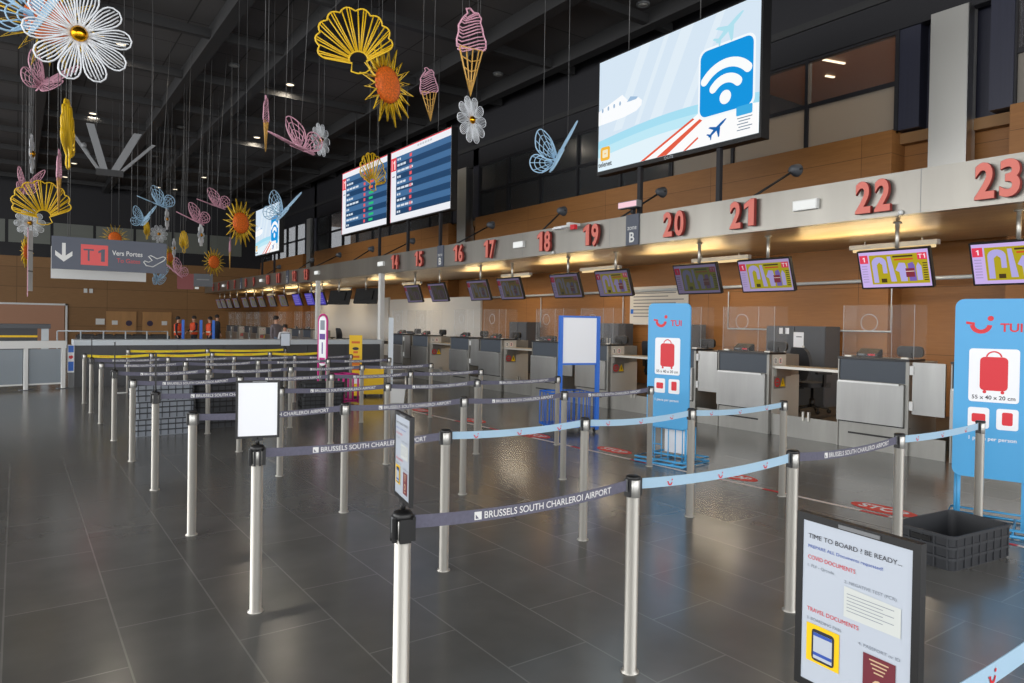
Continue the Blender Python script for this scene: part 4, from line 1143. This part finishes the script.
# ------------------------------------------------------------------ suitcase gauge stands
def suitcase(b, cx, cz, w, h, y, handle=True):
    b.flat(rr(cx - w / 2, cx + w / 2, cz - h / 2, cz + h / 2, .18 * min(w, h), 4), y, M_red)
    if handle:
        b.flat(arcband(cx, cz + h / 2 - .008, .24 * w, .3 * w, 10, 170, 10), y, M_red)
        for s_ in (-1, 1): b.flat(disc(cx + s_ * w * .32, cz - h / 2 - .012, .014, 10), y, M_red)
def tui_stand(label, x, y, rz, cage=True):
    t = thing('baggage_gauge', label, 'baggage gauge stand', (x, y, 0), rz)
    w = .3
    p = part('panel', MB().prism(rr(-w, w, .44, 1.99, .07, 5), -.012, .012, M_tui), t, 'sky blue rounded panel')
    q = MB(); yy = -.014
    tui_smile(q, -.11, 1.77, .15, yy)
    q.text('TUI', .105, 1.71, .1, yy, M_red, bold=.02, width=.155)
    q.flat(rr(-.19, .17, 1.1, 1.56, .025, 3), yy, M_sheet)
    suitcase(q, -.01, 1.345, .2, .29, yy - .001)
    q.text('55 x 40 x 20 cm', -.01, 1.125, .047, yy - .001, M_ink, width=.31, bold=.015)
    q.flat(rr(-.19, -.035, .87, 1.05, .02, 3), yy, M_sheet); suitcase(q, -.112, .96, .1, .075, yy - .001, False)
    q.flat(rr(.015, .17, .87, 1.05, .02, 3), yy, M_sheet); suitcase(q, .0925, .965, .075, .11, yy - .001, False)
    q.text('1 piece per person', -.01, .77, .045, yy, M_sheet, width=.34, bold=.01)
    part('lettering', q, p)
    tu = lambda b_, P_, r=.011: b_.tube(P_, r, M_tui, 6)
    for s_ in (-1, 1):
        part('leg', tu(MB(), [(s_ * .25, .02, .02), (s_ * .25, .02, .5)], .016), t)
    part('base_frame', MB().tube([(-.34, -.2, .02), (.34, -.2, .02), (.34, .42, .02), (-.34, .42, .02)], .014, M_tui, 6, closed=True)
         .tube([(-.34, -.2, .07), (.34, -.2, .07), (.34, .42, .07), (-.34, .42, .07)], .01, M_tui, 6, closed=True)
         .tube([(-.34, .02, .02), (.34, .02, .02)], .012, M_tui, 6).tube([(-.15, -.2, .02), (-.15, .42, .02)], .01, M_tui, 6).tube([(.15, -.2, .02), (.15, .42, .02)], .01, M_tui, 6), t)
    if not cage:
        part('ladder', MB().tube([(-.28, .1, .02), (-.28, .1, .44)], .012, M_tui, 6).tube([(-.28, .3, .02), (-.28, .3, .44)], .012, M_tui, 6).tube([(-.28, .1, .4), (-.28, .3, .4)], .01, M_tui, 6).tube([(-.28, .1, .1), (-.28, .3, .1)], .01, M_tui, 6), t)
        part('support', MB().box(.2, .25, .02, .06, .02, .5, M_tui), t)
        return
    b = MB()
    for z in (.1, .43): b.tube([(-.2, .03, z), (.2, .03, z), (.2, .34, z), (-.2, .34, z)], .01, M_tui, 6, closed=True)
    for xx in (-.2, -.1, .0, .1, .2):
        for yy in (.03, .34): b.tube([(xx, yy, .02), (xx, yy, .43)], .008, M_tui, 6)
    for z in (.18, .42): b.tube([(-.34, .2, z), (-.2, .2, z)], .008, M_tui, 6)
    b.tube([(-.34, .2, .02), (-.34, .2, .42)], .008, M_tui, 6)
    part('cage', b, t)
    part('backing_card', MB().box(-.16, .17, .2, .205, .1, .41, M_sheet), t, 'white card inside the cage')
tui_stand('sky blue suitcase gauge stand at the right edge, nearest the camera', 6.86, 2.5, R(-73), False)
tui_stand('sky blue suitcase gauge stand before the counter below number 20', 6.63, 5.98, R(-80))
# blue framed white board
t = thing('baggage_gauge', 'royal blue frame with blank white board and wire cage', 'baggage gauge stand', (7.22, 8.36, 0), R(-14))
b = MB()
for s_ in (-1, 1): part('post', MB().box(s_ * .325 - .03, s_ * .325 + .03, -.025, .025, .04, 1.84, M_blue), t)
part('board', MB().box(-.295, .295, -.012, .012, 1.1, 1.81, M_sheet), t, 'blank white board')
part('rail', MB().box(-.295, .295, -.02, .02, 1.81, 1.84, M_blue), t); part('rail', MB().box(-.295, .295, -.02, .02, 1.07, 1.1, M_blue), t)
b = MB()
for z in (.1, .62): b.tube([(-.42, .06, z), (.3, .06, z), (.3, .55, z), (-.42, .55, z)], .014, M_blue, 6, closed=True)
for i in range(9): b.tube([(-.42 + .09 * i, .06, .1), (-.42 + .09 * i, .06, .62)], .007, M_blue, 5).tube([(-.42 + .09 * i, .55, .1), (-.42 + .09 * i, .55, .62)], .007, M_blue, 5)
for i in range(5): b.tube([(.3, .06 + .12 * i, .1), (.3, .06 + .12 * i, .62)], .007, M_blue, 5).tube([(-.42, .06 + .12 * i, .1), (-.42, .06 + .12 * i, .62)], .007, M_blue, 5)
part('cage', b, t)
part('base_plate', MB().box(-.42, .36, -.04, .58, .085, .12, M_blue), t)
for xx, yy in ((-.36, .02), (.3, .02), (-.36, .52), (.3, .52)):
    c = part('caster', MB().lathe([(.035, -.013), (.035, .013)], M_rubber, 12, c=(xx, yy, .036), ax='x').box(xx - .02, xx + .02, yy - .01, yy + .01, .05, .09, M_alu), t)
# yellow stand with box
t = thing('baggage_gauge', 'yellow board with orange print and bright yellow sizing box', 'baggage gauge stand', (6.18, 14.75, 0), R(-26))
p = part('panel', MB().box(-.14, .14, -.02, .02, .03, 1.38, M_yel), t)
q = MB(); yy = -.022
for i, (z, w) in enumerate(((1.22, .18), (1.0, .1), (.9, .17), (.74, .2), (.68, .17), (.62, .19), (.5, .1))): q.rect(-w / 2, w / 2, z - .025, z + .025, yy, M_ora)
q.flat(disc(.0, 1.08, .035, 14, 2.), yy, M_ink); q.rect(-.1, .1, .3, .42, yy, M_sheet)
part('print', q, p)
part('base', MB().box(-.2, .2, -.2, .25, .0, .03, M_black), t)
b = MB().box(.17, .62, .02, .4, .06, .64, M_yel).box(.2, .59, .05, .37, .641, .645, M_ora)
b.box(.16, .63, .01, .41, .6, .625, M_yel)
part('box', b, t)
for xx in (.22, .57): part('foot', MB().box(xx - .03, xx + .03, .05, .35, 0, .06, M_black), t)
# magenta stand
t = thing('baggage_gauge', 'slim magenta framed stand with white panel and magenta cage', 'baggage gauge stand', (5.22, 14.2, 0), R(-76))
b = MB().tube([(x, 0, z) for x, z in rr(-.15, .15, .1, 1.82, .14, 5)], .022, M_mag, 6, closed=True)
part('frame', b, t)
p = part('panel', MB().prism(rr(-.13, .13, .75, 1.78, .11, 4), -.01, .01, M_sheet), t)
q = MB().rect(-.1, .1, 1.3, 1.42, -.012, M_purple).rect(-.08, .08, 1.5, 1.7, -.012, M_inkg).rect(-.02, .02, 1.0, 1.24, -.012, M_purple).rect(-.1, .1, .8, .92, -.012, M_mag)
part('print', q, p)
part('base', MB().box(-.22, .22, -.18, .3, 0, .03, M_mag), t)
b = MB()
for z in (.06, .6): b.tube([(.25, .0, z), (.75, .0, z), (.75, .35, z), (.25, .35, z)], .022, M_mag, 6, closed=True)
for xx in (.25, .42, .58, .75): b.tube([(xx, 0, .02), (xx, 0, .6)], .02, M_mag, 6).tube([(xx, .35, .02), (xx, .35, .6)], .02, M_mag, 6)
b.tube([(.0, .1, .06), (.3, .1, .06)], .02, M_mag, 6)
part('cage', b, t)
# white tub stand
t = thing('baggage_gauge', 'grey wire stand with tall pale panel and white tub at its foot', 'baggage gauge stand', (6.5, 13.35, 0), R(-25))
part('panel', MB().box(-.17, -.07, .1, .14, .3, 1.78, M_frost), t)
b = MB()
for xx in (-.16, .2):
    for yy in (.0, .3): b.tube([(xx, yy, .0), (xx, yy, .72)], .01, M_alu, 6)
for z in (.34, .46, .58, .7): b.tube([(-.16, 0, z), (.2, 0, z), (.2, .3, z), (-.16, .3, z)], .008, M_alu, 5, closed=True)
part('wire_frame', b, t)
b = MB(); vs = []
for z, k in ((.0, .84), (.3, 1.)):
    vs += [(-.17 * k + .02, -.05 - .02 * k, z), (.17 * k + .02, -.05 - .02 * k, z), (.17 * k + .02, .26 * k, z), (-.17 * k + .02, .26 * k, z)]
b.add(vs, [(3, 2, 1, 0), (0, 1, 5, 4), (1, 2, 6, 5), (2, 3, 7, 6), (3, 0, 4, 7)], M_white)
b.box(-.165, .205, -.085, -.06, .28, .305, M_white)
part('tub', b, t)

# ------------------------------------------------------------------ crates
def crate_mesh(m, mr, w=.8, d=.46, h=.25):
    b = MB(); N_ = 20
    def ring(kw, z, r=.05): return [(x, y, z) for x, y in rr(-w / 2 * kw, w / 2 * kw, -d / 2 * kw, d / 2 * kw, r, 4)]
    def wall(prof, mm):                  # prof: (scale, z) rings skinned one to the next
        vs = []
        for k, z in prof: vs += ring(k, z)
        fs = [(i * N_ + j, i * N_ + (j + 1) % N_, (i + 1) * N_ + (j + 1) % N_, (i + 1) * N_ + j) for i in range(len(prof) - 1) for j in range(N_)]
        b.add(vs, fs, mm)
    wall([(.955, 0), (.965, .07), (.99, .075), (.99, .09), (.965, .095), (.97, .15), (.995, .155), (.995, .17), (.972, .175), (.975, .225), (1.0, .228), (1.0, h), (.955, h), (.925, .02)], m)
    for z, k in ((.082, .993), (.162, .998), (.238, 1.003)): wall([(k, z - .009), (k, z + .009)], mr)
    b.add(ring(.955, .0), [tuple(range(N_ - 1, -1, -1))], m); b.add(ring(.925, .02), [tuple(range(N_))], m)
    for i in range(8):
        x = -w / 2 * .86 + w * .86 * i / 7
        for s_ in (-1, 1): b.box(x - .005, x + .005, s_ * d / 2 * .98 - .006, s_ * d / 2 * .98 + .006, .01, h - .02, mr)
    for i in range(5):
        y = -d / 2 * .8 + d * .8 * i / 4
        for s_ in (-1, 1): b.box(s_ * w / 2 * .98 - .006, s_ * w / 2 * .98 + .006, y - .005, y + .005, .01, h - .02, mr)
    return b
def crate(label, loc, rz, m, mr, group=None):
    t = thing('luggage_crate', label, 'crate', loc, rz, group)
    part('shell', crate_mesh(m, mr), t)
    for s_ in (-1, 1): part('handle', MB().box(s_ * .396 - .008, s_ * .396 + .008, -.07, .07, .18, .215, M_rubber), t)
    return t
crate('black ribbed plastic crate on the floor behind the foreground notice', (5.83, 2.39, 0), R(-6), M_crate, M_crib)
ORD = ['bottom', 'middle', 'top']
for nm, x, y, rz, n, m, mr in (('crate stack with grey sheen left of the second post column', 1.76, 11.42, 2, 3, M_crate_refl, M_cratel), ('dark crate stack beside the stack with grey sheen', 2.62, 11.75, 3, 3, M_crate, M_rubber),
                               ('low dark crate stack before the magenta cage', 4.85, 13.25, -8, 2, M_crate, M_rubber)):
    g0 = None
    for i in range(n):
        o_ = 'top' if i == n - 1 else ORD[i]
        lab = '%s crate of the %s' % (o_, nm)
        loc = (x + .012 * math.sin(i * 2.3), y + .01 * math.cos(i * 1.7), i * .251)
        g0 = crate(lab, loc, R(rz), m, mr, 'stacked luggage crates') if g0 is None else dup(g0, lab, loc, R(rz + 1.5 * math.sin(i)))

# ------------------------------------------------------------------ dark counter, barrier and far hall
YC = 19.7
t = thing('long_counter', 'long dark counter with pale top edge across the hall', 'counter', (1.14, YC, 0))
part('front', MB().box(0, 7.9, .02, .8, .0, 1.0, M_dgrey), t)
for i in range(7): part('front_panel', MB().box(i * 1.13 + .01, i * 1.13 + 1.12, 0, .02, .05, .98, M_dgrey), t)
part('top', MB().box(-.02, 7.92, -.04, .84, 1.0, 1.13, M_frost), t, 'pale grey top')
t = thing('low_counter', 'dark low desk row beyond the long counter, with thin pale rail', 'counter', (.2, 30, 0))
part('body', MB().box(1.6, 4.7, 0, .9, 0, .98, M_top), t)
part('rail', MB().tube([(1.0, -.05, 1.15), (4.6, -.05, 1.15)], .02, M_frost, 6), t)
for i in range(6): part('rail_post', MB().tube([(1.0 + i * .72, -.05, 0), (1.0 + i * .72, -.05, 1.15)], .025, M_frost, 6), t)
for i in range(5): part('desk_top', MB().box(1.65 + i * .61, 2.15 + i * .61, .1, .7, .98, 1.03, M_black), t)
t = thing('kiosk', 'dark grey kiosk with pale corner post at the left edge', 'kiosk', (-1.2, 27.0, 0))
part('body', MB().box(0, 1.75, 0, 1, 0, 1.28, M_dgrey), t)
part('roof', MB().box(-.05, 2.1, -.05, 1.05, 1.28, 1.42, M_cab), t)
part('post', MB().box(1.85, 2.05, 0, .1, 0, 1.28, M_frost), t)
part('stripe', MB().box(0, 1.75, -.01, 0, 1.0, 1.06, M_yel), t, 'yellow stripe')
t = thing('glass_barrier', 'low barrier of grey panes with white posts and white top beam', 'barrier', (0, 19.3, 0), R(12))
part('beam', MB().box(-2.2, .97, -.06, .1, .95, 1.12, M_white), t)
for x in (-1.8, .18, .92): part('post', MB().box(x - .035, x + .035, -.05, .04, .012, .95, M_white).box(x - .12, x + .12, -.1, .1, 0, .012, M_cab), t)
for x0, x1 in ((-1.74, .12), (.24, .87)):
    part('pane', MB().box(x0, x1, -.012, .012, .14, .93, G_grey), t)
    part('bottom_rail', MB().box(x0, x1, -.02, .02, .11, .145, M_white), t)
t = thing('poster_stand', 'small blue and white poster board at the left end of the long counter', 'poster', (1.07, 19.62, 0))
p = part('board', MB().box(-.075, .055, -.02, .02, .36, 1.02, M_sheet), t)
part('print', MB().rect(-.065, .045, .4, .62, -.022, M_blue).rect(-.065, .045, .84, 1.0, -.022, M_blue).flat(disc(-.01, .73, .045, 14), -.022, M_red).rect(-.05, .0, .76, .82, -.023, M_sheet), p)
part('foot', MB().box(-.06, .04, .0, .06, 0, .36, M_grey), t)
tag(MB().prism(rr(-.14, .14, -.05, .05, .02, 2), 0, .012, M_white, 'xy').build('floor_plate', None, (onz(120, 393, 0).x, onz(120, 393, 0).y, 0)), 'small pale plate on the floor before the long counter', 'floor plate')

# people far behind the counter
M_skin = mat('skin', (196, 150, 124), .5); M_hair = mat('dark_hair', (34, 27, 24), .6); M_vest = mat('orange_vest', (236, 84, 40), .6)
M_cloth = mat('dark_clothes', (38, 40, 50), .8); M_clothg = mat('grey_clothes', (120, 112, 118), .8); M_clothw = mat('white_shirt', (214, 214, 218), .8); M_jean = mat('pale_jeans', (120, 146, 176), .8)
def person(label, loc, rz, top, legs, h=1.74, vest=False, arm=(.0, .0)):
    k = h / 1.74
    J = [(0, 0, .95, .135), (0, -.005, 1.12, .125), (0, -.01, 1.3, .15), (0, 0, 1.44, .085), (0, -.005, 1.5, .055), (0, -.02, 1.57, .078), (0, -.02, 1.66, .09), (0, -.01, 1.72, .055)]
    E_ = [(i, i + 1) for i in range(len(J) - 1)]
    for s_ in (-1, 1):
        n = len(J)
        J += [(s_ * .1, 0, .88, .1), (s_ * .11, -.02, .5, .062), (s_ * .11, .01, .1, .042), (s_ * .12, -.15, .035, .036)]
        E_ += [(0, n), (n, n + 1), (n + 1, n + 2), (n + 2, n + 3)]
        n = len(J); f = arm[0] if s_ < 0 else arm[1]
        J += [(s_ * .2, 0, 1.4, .06), (s_ * .25, .0 - .05 * f, 1.12, .043), (s_ * (.25 - .05 * f), -.06 - .2 * f, .88 + .18 * f, .03), (s_ * (.25 - .06 * f), -.08 - .25 * f, .82 + .2 * f, .026)]
        E_ += [(2, n), (n, n + 1), (n + 1, n + 2), (n + 2, n + 3)]
        hx, hy, hz, _ = J[n + 3]
        for q in range(4):
            m = len(J)
            J += [(hx + (q - 1.5) * .014, hy - .02, hz - .035, .009), (hx + (q - 1.5) * .015, hy - .015, hz - .07 + .006 * abs(q - 1.5), .008)]
            E_ += [(n + 3, m), (m, m + 1)]
        m = len(J); J += [(hx - s_ * .025, hy - .025, hz - .02, .009), (hx - s_ * .03, hy - .035, hz - .045, .008)]; E_ += [(n + 3, m), (m, m + 1)]
    me = bpy.data.meshes.new('body'); me.from_pydata([(a * k, b_ * k, c * k) for a, b_, c, r_ in J], E_, [])
    o = bpy.data.objects.new('body', me); COL.objects.link(o)
    sk = o.modifiers.new('skin', 'SKIN'); o.modifiers.new('sub', 'SUBSURF').levels = 1
    for i, (a, b_, c, r_) in enumerate(J):
        v = me.skin_vertices[0].data[i]; v.radius = (r_ * k * (1.25 if i < 4 else 1), r_ * k); v.use_root = (i == 0)
    bpy.context.view_layer.update()
    ev = o.evaluated_get(bpy.context.evaluated_depsgraph_get())
    nm = bpy.data.meshes.new_from_object(ev); bpy.data.objects.remove(o)
    for m in (M_skin, top, legs, M_rubber): nm.materials.append(m)
    for p in nm.polygons:
        c = p.center / k; p.use_smooth = True
        p.material_index = 3 if c.z < .07 else 2 if c.z < .95 and abs(c.x) < .2 and c.y > -.17 else 1 if .9 + .18 * max(arm) < c.z < 1.47 else 0
    t = thing('person', label, 'person', loc, rz)
    nm.name = 'body'; bd = bpy.data.objects.new('body', nm); COL.objects.link(bd); bd.parent = t
    b = MB(Matrix.Scale(k, 4)).lathe([(.095, 1.62), (.104, 1.68), (.09, 1.745), (.04, 1.775), (.003, 1.78)], M_hair, 14, c=(0, .005, 0))
    part('hair', b, t)
    part('face', MB(Matrix.Scale(k, 4)).add([(-.014, -.1, 1.63), (.014, -.1, 1.63), (0, -.128, 1.635), (0, -.1, 1.67)], [(0, 1, 2), (1, 3, 2), (3, 0, 2)], M_skin)
         .box(-.045, -.025, -.108, -.1, 1.665, 1.675, M_hair).box(.025, .045, -.108, -.1, 1.665, 1.675, M_hair).box(-.025, .025, -.104, -.098, 1.598, 1.605, M_red), t)
    if vest:
        b = MB(Matrix.Scale(k, 4)).lathe([(.19, .9), (.2, 1.0), (.2, 1.15), (.215, 1.3), (.2, 1.4), (.11, 1.46)], M_vest, 18, sx=1., sy=.82)
        b.lathe([(.203, 1.02), (.203, 1.08)], mat('reflective_band', (214, 210, 190), .4), 18, sx=1.02, sy=.84)
        part('vest', b, t, 'orange high visibility vest')
    return t
def ground(px, D): 
    p = at(px, 330, D); return (p.x, p.y, 0)
person('person in an orange vest, leftmost beyond the dark counter', ground(178, 32), R(60), M_cloth, M_cloth, 1.72, True)
person('person in an orange vest between two blue panels', ground(194, 33), R(-70), M_cloth, M_cloth, 1.76, True, (.8, .8))
person('person in an orange vest beside the person in black', ground(210, 32.5), R(-80), M_cloth, M_cloth, 1.74, True, (.7, .2))
person('person in black clothes right of the three orange vests', ground(217, 34), R(100), M_cloth, M_cloth, 1.84)
person('person with dark hair and grey top behind the far desks', ground(276, 27), R(30), M_clothg, M_jean, 1.8)
person('shorter person in a white top behind the far desks', ground(285, 25), R(-20), M_clothw, M_cloth, 1.5)
for i, (px, D, w) in enumerate(((183, 31, 'leftmost of three among the orange vests'), (201, 31, 'middle of three among the orange vests'), (213.5, 31, 'rightmost of three among the orange vests'))):
    g = ground(px, D)
    t = thing('upright_banner', 'narrow royal blue upright panel, ' + w, 'banner', g, R(-20), 'blue upright panels')
    part('panel', MB().box(-.055, .055, -.015, .015, .05, 1.6, M_blue), t)
    part('base', MB().box(-.15, .15, -.12, .12, 0, .05, M_grey), t)
